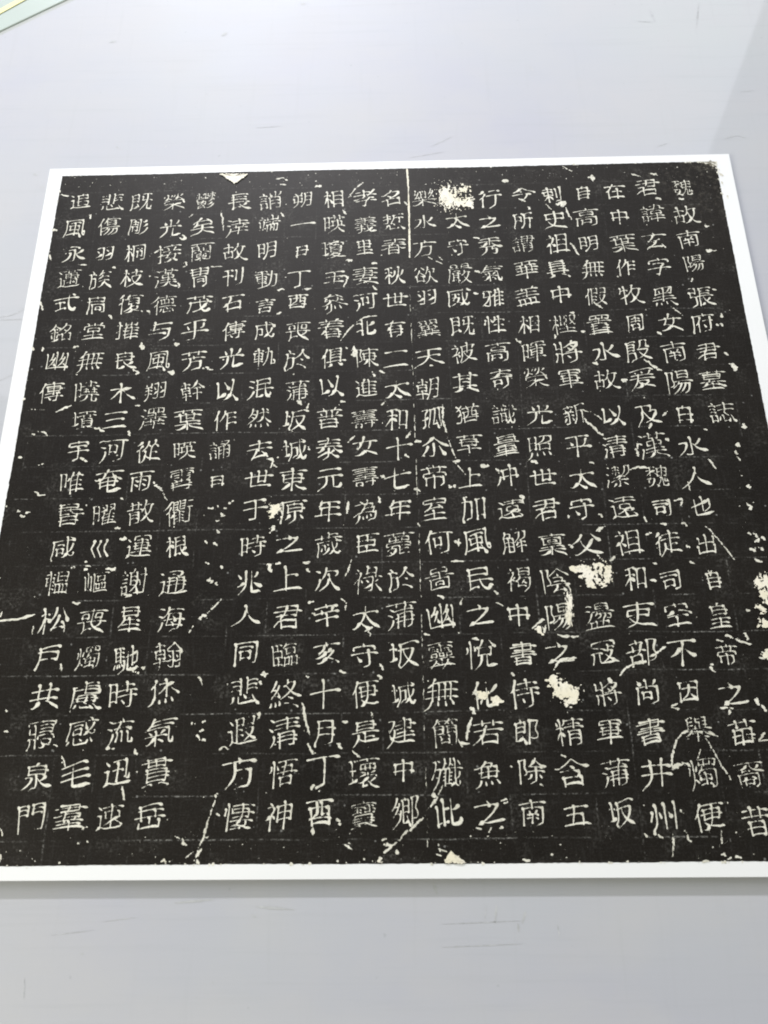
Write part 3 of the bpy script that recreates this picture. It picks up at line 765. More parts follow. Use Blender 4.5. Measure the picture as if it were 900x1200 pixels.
26126:34 38 57 38;34 22 57 22;6 24 23 24;6 42 23 41;23 7 23 41;7 7 23 7;7 7 6 47;34 6 34 38 28 52 23 58;34 6 57 6;57 6 57 56 53 58 47 58
26132:15 45 48 45;15 34 48 34;48 34 48 45 48 57;15 57 48 57;15 34 15 57;42 4 42 24;5 24 58 24;21 4 21 24;9 11 55 11
26143:12 15 51 15;6 57 57 57;13 35 53 36;13 46 51 46;31 31 31 57;15 25 51 24;50 6 51 24;13 6 50 6;13 6 12 25;12 25 15 25;15 25 15 30 13 35 6 42 4 42
26149:26 18 24 26;17 46 46 46;8 9 54 9;31 4 28 17;10 18 52 18;3 42 6 42 12 38 18 36 46 36 51 38 57 42 59 41;20 27 17 36 17 56;17 56 46 56;43 27 46 36 46 56;5 26 58 26
26156:13 47 50 47;34 15 35 22;38 23 39 27 48 33 56 34 58 30;11 33 29 31 31 29;11 6 11 33;11 6 51 6;51 6 51 14;11 14 51 14;11 22 58 22;13 38 50 38;13 38 13 58;52 34 50 38 50 56;13 56 50 56
26159:32 44 54 44;12 15 51 15;32 32 32 56;13 6 50 6;50 6 51 23;12 24 51 23;13 6 12 15 12 24;5 32 58 32;15 46 22 53 33 57 58 57 61 55;16 39 15 46 13 47 8 55 5 58
26178:6 26 20 26;31 43 37 50;26 35 58 35;51 24 51 57 50 58 42 58;26 24 59 24;42 4 42 24;29 11 57 11;6 8 6 51;6 8 20 8;20 8 20 45;6 46 20 45
26222:38 11 38 28;13 46 49 46;25 11 25 28;18 3 20 7 19 11;45 4 42 11;12 17 15 22;51 16 47 23;14 36 49 36;49 36 49 57;13 57 49 57;14 36 13 57;8 11 55 11;5 28 58 28
26249:6 26 18 26;26 6 26 11;26 6 57 6;57 6 57 11;28 33 55 33;24 50 59 50;28 25 55 25;55 25 55 41;28 41 41 42 55 41;28 25 28 41;6 8 6 50;6 8 18 8;18 8 18 45;6 45 18 45;27 17 56 17;41 12 41 58
26254:6 27 19 27;42 42 44 44 46 49 51 54 56 57 60 58;55 24 55 40;29 24 55 24;29 24 29 41;49 4 49 16;41 19 42 42 40 42 38 48 33 53 25 58 22 58;25 10 58 10;34 4 34 16;6 46 19 46;19 8 19 46;6 8 19 8;6 8 6 51;24 41 39 41 42 42 44 41 59 41
26313:6 26 18 26;46 42 46 54 48 58;48 58 58 58 59 55 58 51;18 57 21 58 29 54 33 49 34 42;43 35 59 35;24 17 58 17;41 4 41 17;28 8 55 8;24 42 59 42;24 35 38 33;31 22 31 34;25 26 36 26;6 8 6 51;6 8 18 8;18 8 18 45;6 46 18 45;51 22 51 35;45 26 57 26
26332:6 26 17 26;24 23 25 22 32 18 38 17;24 40 28 37;46 11 50 14;27 11 30 14;57 6 57 22;44 5 57 6;29 56 59 56;31 32 58 32;29 40 56 40;57 17 53 18 44 22 44 56;29 48 56 48;38 6 38 22;25 5 38 6;32 27 28 37 29 58;6 8 6 51;6 8 18 8;18 8 18 45;6 46 18 45
26352:10 31 42 31;10 52 53 52;10 11 10 57;10 11 53 11;53 11 53 56
26360:13 50 50 50;5 36 58 36;14 42 49 42;49 42 50 50 50 57;13 57 50 57;14 42 13 57;9 29 54 29;11 7 49 7 50 8 50 21 49 22 11 22;5 14 58 14;31 3 31 35
26376:14 38 49 38;15 22 49 22;15 7 14 38 9 52 5 57 5 60;15 7 49 7;49 7 49 55 47 58 38 58
26377:18 35 50 35;5 36 13 28 17 27;26 4 24 12;18 46 50 46;6 12 57 12;50 24 49 57 47 58 40 58 38 57;18 24 50 24;22 12 17 27 18 58
26388:38 36 56 36;38 22 56 22;28 4 26 5 22 15;8 4 13 11;17 16 17 36 16 45 12 53 7 58;29 26 28 39;6 39 17 39 28 39;6 26 6 39;4 16 30 16;56 7 56 55 55 58 48 58;38 8 56 7;38 8 38 36 35 48 30 58
26397:38 22 56 22;6 29 28 29;37 38 56 38;5 11 29 11;17 4 17 19;6 21 27 20;27 20 28 38;6 38 17 38 28 38;6 21 6 38;4 47 29 47 34 50;17 38 17 58;56 6 56 55 55 58 49 58;38 7 56 6;38 7 37 41 33 53 30 58
26408:31 4 31 58;6 20 29 20 37 27 47 41 57 50 60 50;5 50 10 47 18 39 26 26 29 25 34 20 57 20
26481:35 41 37 44 45 51 54 55 59 56;4 56 8 56 18 50 26 44 27 41;11 29 52 29;31 4 31 58;6 10 57 10;11 19 52 19;52 19 52 39;12 39 35 41 36 39 52 39;11 19 11 29 12 39
26494:14 26 19 28 22 34 22 37;41 26 37 38 31 49 30 55;13 28 10 30 4 44 4 47;36 6 33 16 28 26;48 6 52 16 57 26 57 31;5 17 22 17;50 41 57 55 56 59;14 4 13 28 14 29 14 58;28 56 33 55 54 52
26525:12 28 9 30 3 42 3 46;13 24 18 26 22 33 22 35;5 16 21 16;13 4 12 28 13 29 13 58;28 13 57 13;42 4 42 28;54 28 54 33 49 41 43 48 36 53 25 58;31 28 32 28 53 28 54 28;31 28 32 35 40 47 47 53 55 57 60 57
26681:46 44 57 38;29 18 54 18;29 57 42 54;40 31 42 39 45 44 46 44 47 48 54 55 57 57 59 57;4 48 4 43 10 30 14 26 19 27 22 32 22 35;5 16 22 16;14 4 14 58;29 31 54 30;53 6 54 30;29 6 53 6;29 6 29 55 28 58
26704:12 27 9 29 4 42 3 46;13 25 18 27 22 35 21 37;57 6 57 55 56 58 50 58;28 7 57 6;28 7 28 58;36 17 49 17;36 44 48 44;48 28 48 44;37 28 48 28;37 28 36 48;5 16 21 16;13 4 12 27 13 28 13 58
27054:34 41 38 45 46 51 55 56 57 55;5 22 11 19 16 14;18 3 16 14;16 14 25 19;32 20 34 21 36 20 44 14;45 3 44 14;9 39 27 39 30 41;7 26 56 26;7 26 7 32;36 7 34 11 31 13;9 7 7 12;29 6 25 11;56 7 51 12;3 55 7 56 17 51 30 41 34 41 36 39 55 39;30 41 31 42 31 58;31 33 31 39 30 41;44 14 46 15 56 21 56 32
27138:2 55 6 55 10 54 21 48 30 41;8 17 14 18;35 41 36 44 50 52 57 55 60 55;6 30 9 29;9 29 10 30 19 29;25 20 38 20;32 3 31 9;5 19 8 17;12 4 8 13 8 17;25 9 38 9;38 9 38 30;25 30 38 30;25 9 25 20 25 30;45 18 52 18;52 3 51 3 45 18;31 36 30 41 31 58;56 25 58 33;5 40 28 40 30 41 35 41 35 40 58 40;18 11 9 26 9 29;18 24 20 31 19 33;46 31 57 29;56 11 57 13 47 27 46 31
27179:52 23 52 27;45 33 52 27;52 27 58 34 59 33;33 6 33 15;33 24 33 34;5 16 17 16;45 7 57 7;57 7 54 20 52 23;45 7 45 12 48 20 52 23;12 3 11 27 12 28 12 58;3 46 3 42 8 29 11 27 16 29 18 33 18 37;24 24 38 24;38 16 38 24;24 16 38 16;25 45 54 45;39 40 39 57;22 57 58 57;24 34 39 34;24 6 24 34;24 6 38 6
27425:28 14 55 15;55 15 55 19 52 28;39 36 36 37 35 43 31 49 25 54 17 58;38 23 39 36;39 36 41 38 48 49 52 54 57 57;6 9 15 15;15 34 15 36 6 51;30 4 28 14 22 27
27442:38 15 58 15;58 15 56 26;17 19 22 24 30 32 29 34 26 36;9 37 26 36;7 34 9 37;9 54 26 54;26 36 26 54;45 38 48 39 52 49 58 57;45 38 44 38 38 52 33 57;46 21 45 38;5 35 7 34;12 6 6 15;22 5 29 13;40 4 38 15 36 16 34 24 31 26;9 37 9 58;19 16 7 34
27492:39 27 44 26 55 19 57 19;9 17 9 56;22 24 31 24;39 4 40 54 42 56 46 57 57 56 59 51 59 46 58 44;5 57 31 52;22 4 22 54
27506:48 18 48 22 52 24 52 28;32 9 52 9;52 35 47 45 44 46;16 7 16 18;25 36 25 48 27 51;32 58 34 58 44 50;17 42 15 49;32 4 32 18;9 28 9 44 5 58 5 59;9 28 57 28;15 58 21 56 26 52 31 48 34 42;39 18 40 35 44 46 44 50 49 56 54 58 57 57 58 54 57 49;5 18 58 18;16 35 33 35
27570:38 11 44 16;57 30 54 41 51 43;27 11 31 12;38 37 42 37;38 30 43 30;24 45 30 45;10 35 14 37;38 45 43 45;24 37 30 37;24 30 30 30;54 7 58 15;4 6 18 6;40 3 38 11 34 16;29 3 27 11 23 16;9 20 18 21;18 21 18 24 13 42 8 53 3 58 3 61;41 59 45 56 45 54 51 51;38 22 38 53;48 4 49 34 49 42 51 43 51 51 53 56 57 58;59 49 60 54 57 58;22 55 41 53 45 54;24 22 58 22;30 22 30 54;11 6 9 20 4 35
27575:8 23 25 23;8 40 26 41;26 41 24 57 21 58 17 58 16 57;38 6 36 22 32 26;38 6 52 6;52 6 52 23 55 24 59 24;8 14 25 15;25 15 25 32;8 32 25 32;35 32 36 37 43 48 52 55 57 58 59 57;33 32 53 32 54 33 54 36 50 44 42 52 32 58 28 57;8 8 8 42 4 59;8 8 24 5 27 5
27611:6 42 57 36;27 11 27 48 28 55 31 57 38 58 54 57 57 55 59 49;8 27 53 21;7 13 27 11 47 5 50 5
27665:9 57 26 52 28 51;31 21 32 34 36 45 41 52 47 57 52 58 55 56 56 53 56 50 55 47;9 36 55 36;9 7 9 55 7 59;9 7 50 7;50 7 50 21;9 21 50 21
27683:5 56 7 57 13 52 23 43;16 9 14 10 6 20;20 3 17 4 16 9;16 9 57 9;10 31 15 36;32 38 37 32 39 31;17 17 51 17;29 49 31 49 39 55;58 48 59 51 58 57;47 25 49 49 51 56 54 58 58 57;11 25 47 25;6 42 20 42 23 43 25 42 41 42;24 31 24 40 23 43 24 45 24 58
27700:52 17 40 30;32 24 35 25 38 29 40 30 41 34 47 42 57 50 60 50;22 21 21 28 15 40 11 46 6 50;6 20 22 21;31 4 31 56 30 58 27 58 23 58 21 57
27704:40 35 57 22;20 29 20 33 15 44 11 49 6 53 1 53;5 29 20 29;18 5 22 4 40 11;32 29 36 31 38 34 40 35 41 40 47 46 55 52 57 53 60 52;31 17 32 29 31 30 31 56 29 58 23 58;13 17 31 17
27827:54 8 54 56 51 58 41 58;15 38 16 40 7 57;4 23 12 27 14 27;5 6 8 5 15 9 20 9 22 8 59 8;25 40 41 40;41 21 41 40;25 21 41 21;25 21 25 45
27849:12 19 51 19;34 2 30 3 29 9;41 44 52 35 55 35;31 29 32 38 31 57 28 59 22 59 20 57;21 38 20 42 15 49 5 56;6 38 21 38;32 38 36 39 38 43 41 44 42 46 46 50 54 55 60 55;12 9 51 9;51 9 51 28;12 29 51 28;12 9 12 19 12 29
27887:25 56 37 54 38 52;6 6 9 6 16 10;4 23 6 23 13 27;15 39 6 55;57 47 59 52 57 57;42 21 42 33 47 52 52 57 57 57;25 35 58 35;25 21 55 20;55 6 55 20;25 7 55 6;25 7 25 56
27888:25 19 23 28;43 28 44 32 49 37 57 41 60 41;4 42 7 42 13 37 18 32 19 28;45 41 39 47;39 47 40 49 52 55;8 9 55 9;31 4 28 18;32 35 31 57 30 58 24 58;10 55 33 46 39 47;11 18 53 18;4 28 58 28
27969:35 12 34 16 29 22 28 26;38 4 41 12;5 23 13 27;16 38 16 40 7 56;38 35 38 56;58 48 60 51 59 57;51 57 59 57;50 35 51 57;8 5 15 10;27 35 27 44 23 54;50 19 52 25 54 25 57 28;22 12 58 12;24 27 52 25
28023:28 11 57 11;36 40 42 45 42 49;13 40 7 56;4 24 6 24 12 28;7 5 9 5 16 9;38 21 38 25 43 31 43 35;29 4 28 11 26 11 21 20 18 21;24 49 57 49;28 21 24 49;28 21 54 21;54 21 53 47 51 55 50 58 46 58 42 58 39 57;20 35 59 35
28076:51 26 54 25;29 27 31 31 31 35;5 23 12 26;16 38 16 41 8 57;7 5 9 5 16 9;24 11 55 11;40 4 40 21;50 22 51 26 48 31 48 35;21 22 59 22;40 36 40 58;21 47 58 47;24 35 55 35
28165:25 40 53 40;25 49 53 49;8 5 15 9;5 22 12 27;13 38 14 40 7 56;19 24 59 24;22 8 56 8;23 16 55 16;39 4 39 24;42 57 45 59 52 58;53 32 52 58;25 32 53 32;25 32 25 58
28450:42 47 43 51 48 55 57 58 60 57;20 58 22 58 29 55 35 51 35 48;3 22 5 22 12 26;7 5 9 5 15 9;14 39 7 56;24 22 55 23;55 23 54 31;25 32 39 32 54 31;24 22 25 32;23 39 56 39;39 16 38 46;48 3 47 16;30 15 39 16 47 16;30 3 30 15;21 8 58 8;21 47 59 47
28500:46 8 44 19 39 25;28 35 29 32 34 29 38 29;29 43 30 41 35 38 36 36;37 44 36 57;31 58 36 57;46 50 56 57;18 58 28 50;6 5 10 8;4 23 9 26;11 41 5 56 6 59;57 8 55 23 53 25 50 25;40 7 57 8;19 15 34 15;22 36 28 35 35 35 36 36 45 33 49 33;52 39 53 42 56 44;18 22 35 22;19 8 34 8;26 5 26 26;21 45 27 43 37 44 53 42
28580:30 32 31 42;33 5 33 16;44 5 44 16;48 37 51 36;13 40 6 56;3 23 5 22 11 26;8 5 15 10;19 32 59 32;39 17 39 32;24 24 55 24;39 42 39 58;19 51 58 51;22 42 56 42;48 32 48 37 47 42;23 5 56 6;56 6 56 16;22 16 39 17 56 16;23 5 22 16
28858:25 26 22 27 17 34 16 37;34 4 31 15;28 15 25 26;43 44 46 51;15 46 9 58;24 47 25 56;16 4 20 9 22 10;34 46 35 54;7 15 47 15;47 15 45 26;52 26 50 38;25 26 52 26;57 38 56 49 54 57 51 59 44 59 42 57;5 44 13 38 16 37 57 38
28875:5 24 9 19 12 18;38 50 40 58;24 50 25 58;13 48 11 49 8 57 4 59;49 48 52 49 57 58;39 4 39 40;22 14 37 14 44 21 52 31 58 35 59 35;22 35 29 28 35 20 38 19 42 14 58 14;18 4 14 12 12 18 13 19 13 40
28961:4 18 13 13;14 48 11 49 6 58 3 59;38 50 40 58;24 50 25 58;49 48 52 49 57 58;25 11 25 42;14 11 56 11;37 11 37 42;5 42 58 42;19 3 16 5 13 13 13 42;49 11 49 42;7 26 56 26
28982:11 26 18 31;26 42 29 42 34 39 39 34 42 26 44 25;44 25 47 26 51 35 58 41;16 18 25 21;38 50 40 57 39 59;24 50 25 58;51 48 54 51 58 58;11 49 5 59;51 5 56 11;44 5 44 25;34 17 58 17;29 9 27 19 25 21 24 24 21 30 18 31 13 37 7 41 5 41;16 9 29 9;18 3 16 5 16 9 6 22
29031:7 22 22 22;40 6 39 12 37 16 30 21 26 21;38 49 41 58;52 48 57 58;12 48 6 58 3 59;24 49 24 58;31 27 55 28;55 28 55 41;31 41 45 41 55 41;31 27 31 41;7 6 7 42;7 6 22 6;22 6 22 38;7 39 22 38;56 6 55 19 53 20 46 19;29 6 56 6
29165:32 16 30 25;47 5 47 15;12 41 15 41 20 48;36 5 36 16;21 15 18 25;7 17 4 30;30 25 58 25;58 25 57 51 55 57 48 58;45 48 46 52 49 54 48 58;13 5 12 41 8 52 5 57;26 5 47 5 58 5;58 5 57 16;26 15 57 16;26 5 26 15;25 54 46 52;37 30 37 52;30 25 28 25 23 31;23 31 26 34 26 43;26 43 48 42;48 34 48 42;26 34 48 34
29232:23 41 24 44 32 50 33 52;15 57 18 58 25 57 32 54 33 52;52 11 49 13 45 22;31 12 33 16;8 8 33 7 51 4 55 5;15 13 17 16;5 32 58 32;19 41 46 41;46 41 46 45 39 50 38 52;23 22 19 41 12 52 6 57;33 52 38 52 40 54 54 58 59 57;9 22 55 22
29238:41 5 56 21;21 5 15 13 7 21;4 57 6 58 12 56 29 46 38 36 45 22 47 21;19 22 24 33 34 45 44 52 51 55 55 57 61 56
29287:43 46 51 54 57 57 59 57;26 58 35 53 43 46;43 43 43 46;54 16 52 25 49 34 45 42 43 43;32 21 34 23 38 36 41 42 43 43;6 17 23 17;16 4 16 58;3 41 24 33;7 7 6 17 3 26;38 3 36 4 32 21 29 23 27 27;34 16 58 16
29494:25 46 57 46;5 41 13 32 16 31;5 21 12 15;29 4 32 9 33 14;18 5 15 11 12 12;25 56 57 56;52 4 49 12 46 15 45 36 48 37 57 37;24 14 58 14;36 14 36 32 34 36 31 39;8 7 12 12 12 15 14 16 16 24 17 46 14 57 12 58 7 58;57 25 57 58;25 25 57 25;25 25 25 58
29572:52 51 54 52 57 57;46 41 51 47 52 51;29 3 32 9 32 13;34 34 31 39 17 49 17 52;27 17 29 17;5 13 57 13;10 56 11 54 17 52 19 54 52 51;12 34 34 34 38 32 41 29;27 13 27 17 16 30 15 34
29577:43 39 46 41;8 8 55 8;31 8 31 56;11 31 52 31;5 56 58 56
29898:28 35 55 35;36 41 35 45;45 7 44 13;40 13 40 17;28 29 55 29;34 3 33 6;32 47 33 49 37 52 38 54;40 17 48 19;32 19 34 19 40 17;4 9 20 9 25 13;4 48 21 44 21 42;28 24 55 25;55 25 54 40;28 39 36 41 54 40;28 24 28 39;50 46 50 49 45 52 44 54;19 50 24 51 35 45 50 46;5 27 19 27;12 9 12 46;25 20 25 13 31 6 47 6;21 59 35 57 38 54 44 54 45 56 55 58 61 57;57 13 57 20;20 15 25 13 57 13
29900:40 4 41 8;46 15 46 24;48 49 56 44;36 15 36 24;26 29 35 31;25 39 36 35;47 36 56 38 59 38;48 31 55 29;41 30 41 35;23 8 58 8;41 42 44 48 48 49 49 52 57 57 59 56;21 49 22 50 32 47 32 45 43 40;3 51 11 46 17 45 19 42;27 15 46 15 56 15;56 15 56 24;26 24 56 24;27 15 26 24;5 8 17 8;32 47 32 57;32 57 41 55;11 8 11 46;5 26 16 26
30333:11 54 52 54;11 34 52 34;31 4 28 9 27 14;52 14 52 58;11 14 27 14 52 14;11 14 11 58
30343:12 19 51 19;34 2 31 3 30 9;5 57 58 57;13 9 50 9;50 9 51 28;12 29 51 28;13 9 12 19 12 29;32 38 32 57;12 47 51 47;9 37 54 37
30422:38 40 38 57;25 40 25 57;19 4 21 8 21 12;45 4 42 11;11 21 51 21;31 12 31 31;6 31 58 31;4 57 59 57;8 12 54 12;52 40 52 57;11 40 52 40;11 40 11 57
30442:25 45 25 57;26 11 52 11;28 23 27 28;34 29 34 33 26 39;19 34 27 28;15 25 6 38;6 5 10 4 16 8;3 16 5 15 11 18;45 29 44 34 38 40 38 57;12 45 12 57;12 45 51 45;51 45 51 57;26 5 28 4 51 4;51 4 52 11 52 16;26 16 52 16;26 5 26 16;4 57 59 57;21 22 58 22;27 28 34 29 55 29;55 29 54 38 52 39 48 39
30456:32 23 57 23;16 29 15 58;32 54 57 54;32 38 57 38;14 27 11 29 3 45 3 49;5 18 24 18;15 4 14 27;14 27 16 29 19 31 24 35 24 41;56 7 57 58;32 8 56 7;32 8 32 58
30528:19 42 51 42;19 4 21 7 21 11;29 11 28 19;19 49 51 49;25 20 24 27;3 47 5 47 14 38 18 37;48 3 43 6 42 10;19 57 51 57;50 35 51 57;19 35 50 35;11 19 52 19;8 11 55 11;5 28 57 28;21 28 18 37 19 59
30691:17 21 19 21;17 21 15 28;34 42 35 46 44 54 56 58 59 57;17 12 18 16;8 34 13 28 15 28;41 7 47 11 48 14;31 28 31 40 27 47 21 52 14 56 6 58 4 57;5 41 58 41;28 3 26 3 18 11 15 16 17 21;15 28 53 28;11 18 13 16 48 14 52 15 55 19
30707:17 54 53 54;5 41 12 34 16 32;17 30 53 30;53 30 53 58;16 32 17 34 17 58;6 9 57 9;25 9 24 15 18 25 16 32
31062:15 31 18 32 21 34 24 37 24 40;31 23 54 23;31 39 54 39;13 32 14 58;3 40 4 38 9 34 13 32;13 4 16 8 16 10;22 15 21 19 13 32;5 15 22 15;54 7 54 57;31 7 54 7;31 7 31 57;24 57 59 57
31070:3 40 4 38 9 34 13 32;14 31 18 32 22 38;12 4 16 9;29 27 57 27;29 41 57 41;43 4 43 58;57 13 57 43;29 13 57 13;29 13 29 44;5 15 21 15;21 15 21 18 13 32 13 58
31103:26 52 42 44;49 40 54 36;11 5 14 9;29 34 34 39;20 15 13 31 13 58;6 15 20 15;3 40 4 38 9 33 13 31 18 32 22 37;35 8 52 8;52 8 49 28;28 20 31 19 50 19;43 28 42 58;34 58 39 59 42 58;35 3 31 19;27 28 58 28;43 36 49 40 49 43 58 53 59 55
31168:39 36 39 43;23 36 22 43 18 51 13 55 7 58;37 18 38 22 47 28 57 33 61 32;38 57 39 58 48 58 51 52 52 43;36 45 39 43 52 43;2 33 6 34 15 29 24 22 25 18;6 17 57 17;31 6 31 29;10 32 13 36 39 36 42 34;10 8 29 7 48 4 52 5
31179:43 35 45 36 48 45 52 52 59 57;43 35 41 37 36 50 27 58;44 4 43 35;34 18 31 31 27 32;57 18 51 31;5 22 25 22;5 9 16 7 22 5 25 5;16 7 16 58;3 49 3 45 11 32 15 30 19 30 23 35 24 38
31263:4 57 9 57 21 52 26 49 27 46;36 46 38 49 46 54 56 57 59 57;31 3 32 8;11 15 13 15 51 15;51 15 51 31;12 31 51 31;11 15 12 31;22 20 41 21;22 20 21 24 22 26 40 26 41 25 41 21;9 38 31 38 50 35 54 36;31 38 31 58;5 45 26 45 27 46 58 45;6 8 57 8
31354:31 36 31 57;30 4 32 11;37 21 39 21 55 29;6 29 9 30 24 21 26 21;13 36 50 36;6 57 57 57;56 11 57 19;7 11 56 11;7 11 6 21
31471:19 23 16 48;42 4 42 18;37 37 37 58;42 27 41 37;47 37 47 58;5 16 22 16;7 24 9 43;12 4 14 10;26 27 59 27;5 51 22 47 23 46;57 7 56 18;28 18 56 18;28 7 28 18;57 37 57 57 57 59 54 59;28 38 41 37 57 37;28 38 28 58
31777:8 26 26 26;16 8 18 14;45 9 46 13 48 15;36 26 55 26;22 46 41 46;39 3 38 4 37 8;11 8 29 8 32 12;37 8 58 8;22 40 23 39 41 39;41 39 41 46 41 54;22 54 41 54;22 40 22 54;37 33 55 33;36 20 37 33;36 20 55 20;55 20 55 57 54 58 47 59;15 3 12 4 11 8 9 9 5 14;8 33 26 33 26 32 26 19;8 19 26 19;8 19 8 58;28 14 30 14 35 9 37 8
31934:31 49 55 49;31 40 55 40;5 8 7 18;23 7 22 8 18 19;27 24 59 24;30 16 56 16;42 4 42 24;29 8 58 8;3 52 3 48 9 36 12 34 15 33 17 35 21 41 21 43;4 25 20 25;13 4 13 58;32 32 31 58;32 32 55 32;55 32 54 57 53 59 46 58
32066:30 17 31 15 34 15;6 46 4 56 3 57;21 44 23 51 22 53;31 51 34 50 53 58;13 45 15 52 14 56;39 38 49 43;16 4 7 18 6 22;6 22 14 22;34 15 40 22 48 30 57 36 59 35;36 10 52 10;52 10 52 15 42 27 29 35;38 4 34 15;5 37 8 35 14 36 21 35;19 28 22 38;21 14 8 33 8 35
32622:24 6 24 15;39 6 39 15;13 43 49 43;13 36 49 36;13 50 49 50;5 22 57 22;31 15 29 29;10 5 55 6;55 6 54 15;9 15 31 15 54 15;10 5 9 15;5 57 58 57;49 31 49 57;14 30 29 29 49 31;14 30 13 57
32675:25 12 24 18;44 32 42 38;28 6 27 12;20 31 44 32 52 31;52 24 52 31;4 28 8 28 18 24 52 24;4 53 58 53;21 19 20 31 18 34 21 39;11 46 52 46;31 39 31 58;8 39 55 39;5 12 58 12;12 6 47 6 48 7 48 17 47 18 12 18
32681:44 4 42 10;17 3 21 6 21 10;46 31 48 31 54 34;19 32 18 57 17 59 11 59;5 49 31 47;6 33 19 32 27 30 31 31;5 40 58 40;11 18 52 18;31 10 31 25;8 10 55 10;5 26 58 26;36 31 37 38 40 46 47 56 51 58 56 58 58 57 59 53;26 57 30 58 42 53 53 45
32701:34 45 51 35 55 35;4 46 22 36 26 36;35 18 42 25;6 18 8 19 14 27;55 7 55 56 53 58 45 58;35 7 55 7;26 7 26 56 24 58 16 58;6 7 26 7
32724:21 4 16 16;46 42 53 36 57 35;27 45 34 38 39 37;6 4 8 9 7 12;46 18 49 27;29 18 32 27 34 28;5 28 22 28;57 6 57 56 56 58 49 58;46 6 57 6;3 41 22 41;13 16 13 39 12 45 9 53 4 58;39 6 39 55 37 58 31 58 29 57;28 6 39 6;4 16 22 16
32752:47 23 57 23;46 48 52 44 57 43;6 29 24 29;48 31 51 36;31 31 35 36;57 23 57 57 56 58 52 58;15 4 15 20;5 10 25 10;4 47 26 47 30 49 37 44 41 44;15 38 15 58;41 23 41 57 40 58 36 59 34 57;45 6 30 18 30 21 32 23 41 23;45 6 59 18 59 21 57 23;7 20 24 20;24 20 24 29 24 38;6 37 24 38;7 20 6 37
32764:5 18 26 13;34 5 55 5;55 5 55 17;31 24 31 36;12 29 51 29;9 5 9 9 13 12;25 5 26 18;5 5 25 5;38 54 41 54 55 58 59 58;38 5 38 9 42 12 42 16;12 23 51 24;12 36 21 37 50 36 51 35 51 24;12 23 12 36;3 58 7 59 22 54 25 54;21 37 22 54;4 50 59 50;42 37 41 54;6 43 56 43;34 18 50 13 55 13
33251:33 7 33 23;33 39 33 56;9 55 57 56;9 7 9 55;9 7 55 7;9 38 51 38;51 23 51 38;9 23 51 23
33256:31 55 41 55;16 7 16 22;48 55 59 55;34 10 31 11 28 16;35 4 34 10;34 10 57 10;16 37 16 54;35 19 38 19 54 19;54 19 54 30;35 31 54 30;35 19 35 31;59 39 59 58;48 39 59 39;48 39 48 59;41 39 41 58;31 39 41 39;31 39 30 59;6 8 25 7;6 8 6 54;6 54 25 54;6 22 24 22;24 22 24 37;6 37 24 37
33258:12 55 52 55;12 27 52 27;32 3 29 8 29 12;12 41 52 41;52 13 52 58;12 12 52 13;12 12 12 58
33289:42 22 52 22;11 21 20 21;26 22 26 30;28 8 37 8;4 43 5 44 8 42 14 38 18 34 19 30;11 13 19 13;44 30 45 34 51 39 58 43 62 42;43 13 52 13;19 41 43 41;36 16 36 30;28 15 36 16;28 4 28 15;11 7 19 4 22 5;11 7 11 29;11 50 53 50;31 36 31 58;4 30 58 30;43 5 52 6;52 6 51 29
33391:13 21 50 21;41 48 54 39;31 3 32 9;29 34 29 38 32 42 37 47 41 48 42 51 54 57 56 57 59 56;13 57 29 54 31 51;13 10 13 57;13 10 50 10;50 10 50 33;13 33 50 33
33459:31 18 32 21 32 26;20 4 20 15;5 9 58 9;43 4 43 15;23 26 22 37 18 47 13 54 6 57;22 38 50 38;50 38 48 52 46 57 43 58 37 58 32 56;6 26 57 26
33495:11 56 52 56;11 40 52 40;31 26 31 56;12 25 11 58;12 25 51 25;51 25 52 58;20 4 20 18;5 11 58 11;42 4 42 18
33509:18 55 52 55;28 19 26 25;20 4 20 16;52 39 52 58;19 38 52 39;17 41 18 58;24 26 23 31 17 41 13 42 6 48 3 48;5 26 58 26;5 10 58 10;43 4 43 16
33538:49 18 54 22 54 27;20 4 20 15;5 9 58 9;42 4 42 15;32 18 33 26 36 38 38 45 44 53 50 58 55 58 57 57 58 55 59 51 57 48;18 57 22 57 39 49 41 46 44 44 48 40 51 34 54 33;11 27 58 27;11 27 10 45 5 57
33609:12 28 50 28;12 19 50 19;50 19 50 37;13 38 31 38 50 37;12 19 13 38;42 4 42 13;5 48 58 48;31 38 31 58;5 8 58 8;20 4 20 13
33775:42 4 42 12;5 50 58 50;5 8 58 8;20 4 20 12;31 19 31 58;46 19 46 40;16 19 16 40;5 29 58 29;8 40 55 40;9 19 54 19
33865:2 56 6 57 13 55 25 49 27 45;36 45 38 49 47 54 57 57 61 56;42 4 42 12;31 36 31 58;5 45 58 45;29 15 30 28;30 28 47 28;48 16 47 28;5 8 58 8;20 4 20 12;5 20 58 20;14 16 14 36;14 36 56 36
33970:48 15 50 14 54 17 55 22;14 42 13 46 6 57;8 17 15 21;3 30 5 29 12 33;24 39 55 39;21 4 21 12;5 8 58 8;24 48 55 48;55 30 55 57 54 59 49 59;25 30 55 30;25 30 24 58;21 22 58 22;42 4 42 12 39 16 39 58
34216:25 15 25 24;14 50 19 54;36 49 44 47 52 44 54 44;19 38 17 44;38 15 38 24;56 30 57 36;6 30 56 30;6 30 6 36;42 4 42 10;37 57 54 58 56 55;36 38 37 57;8 48 17 44 29 44;6 58 9 59 18 56 19 54 22 54 26 50 29 46 29 44;11 38 52 38;11 15 25 15 52 15;52 15 52 24;11 24 52 24;11 15 11 24;5 8 58 8;20 4 20 10
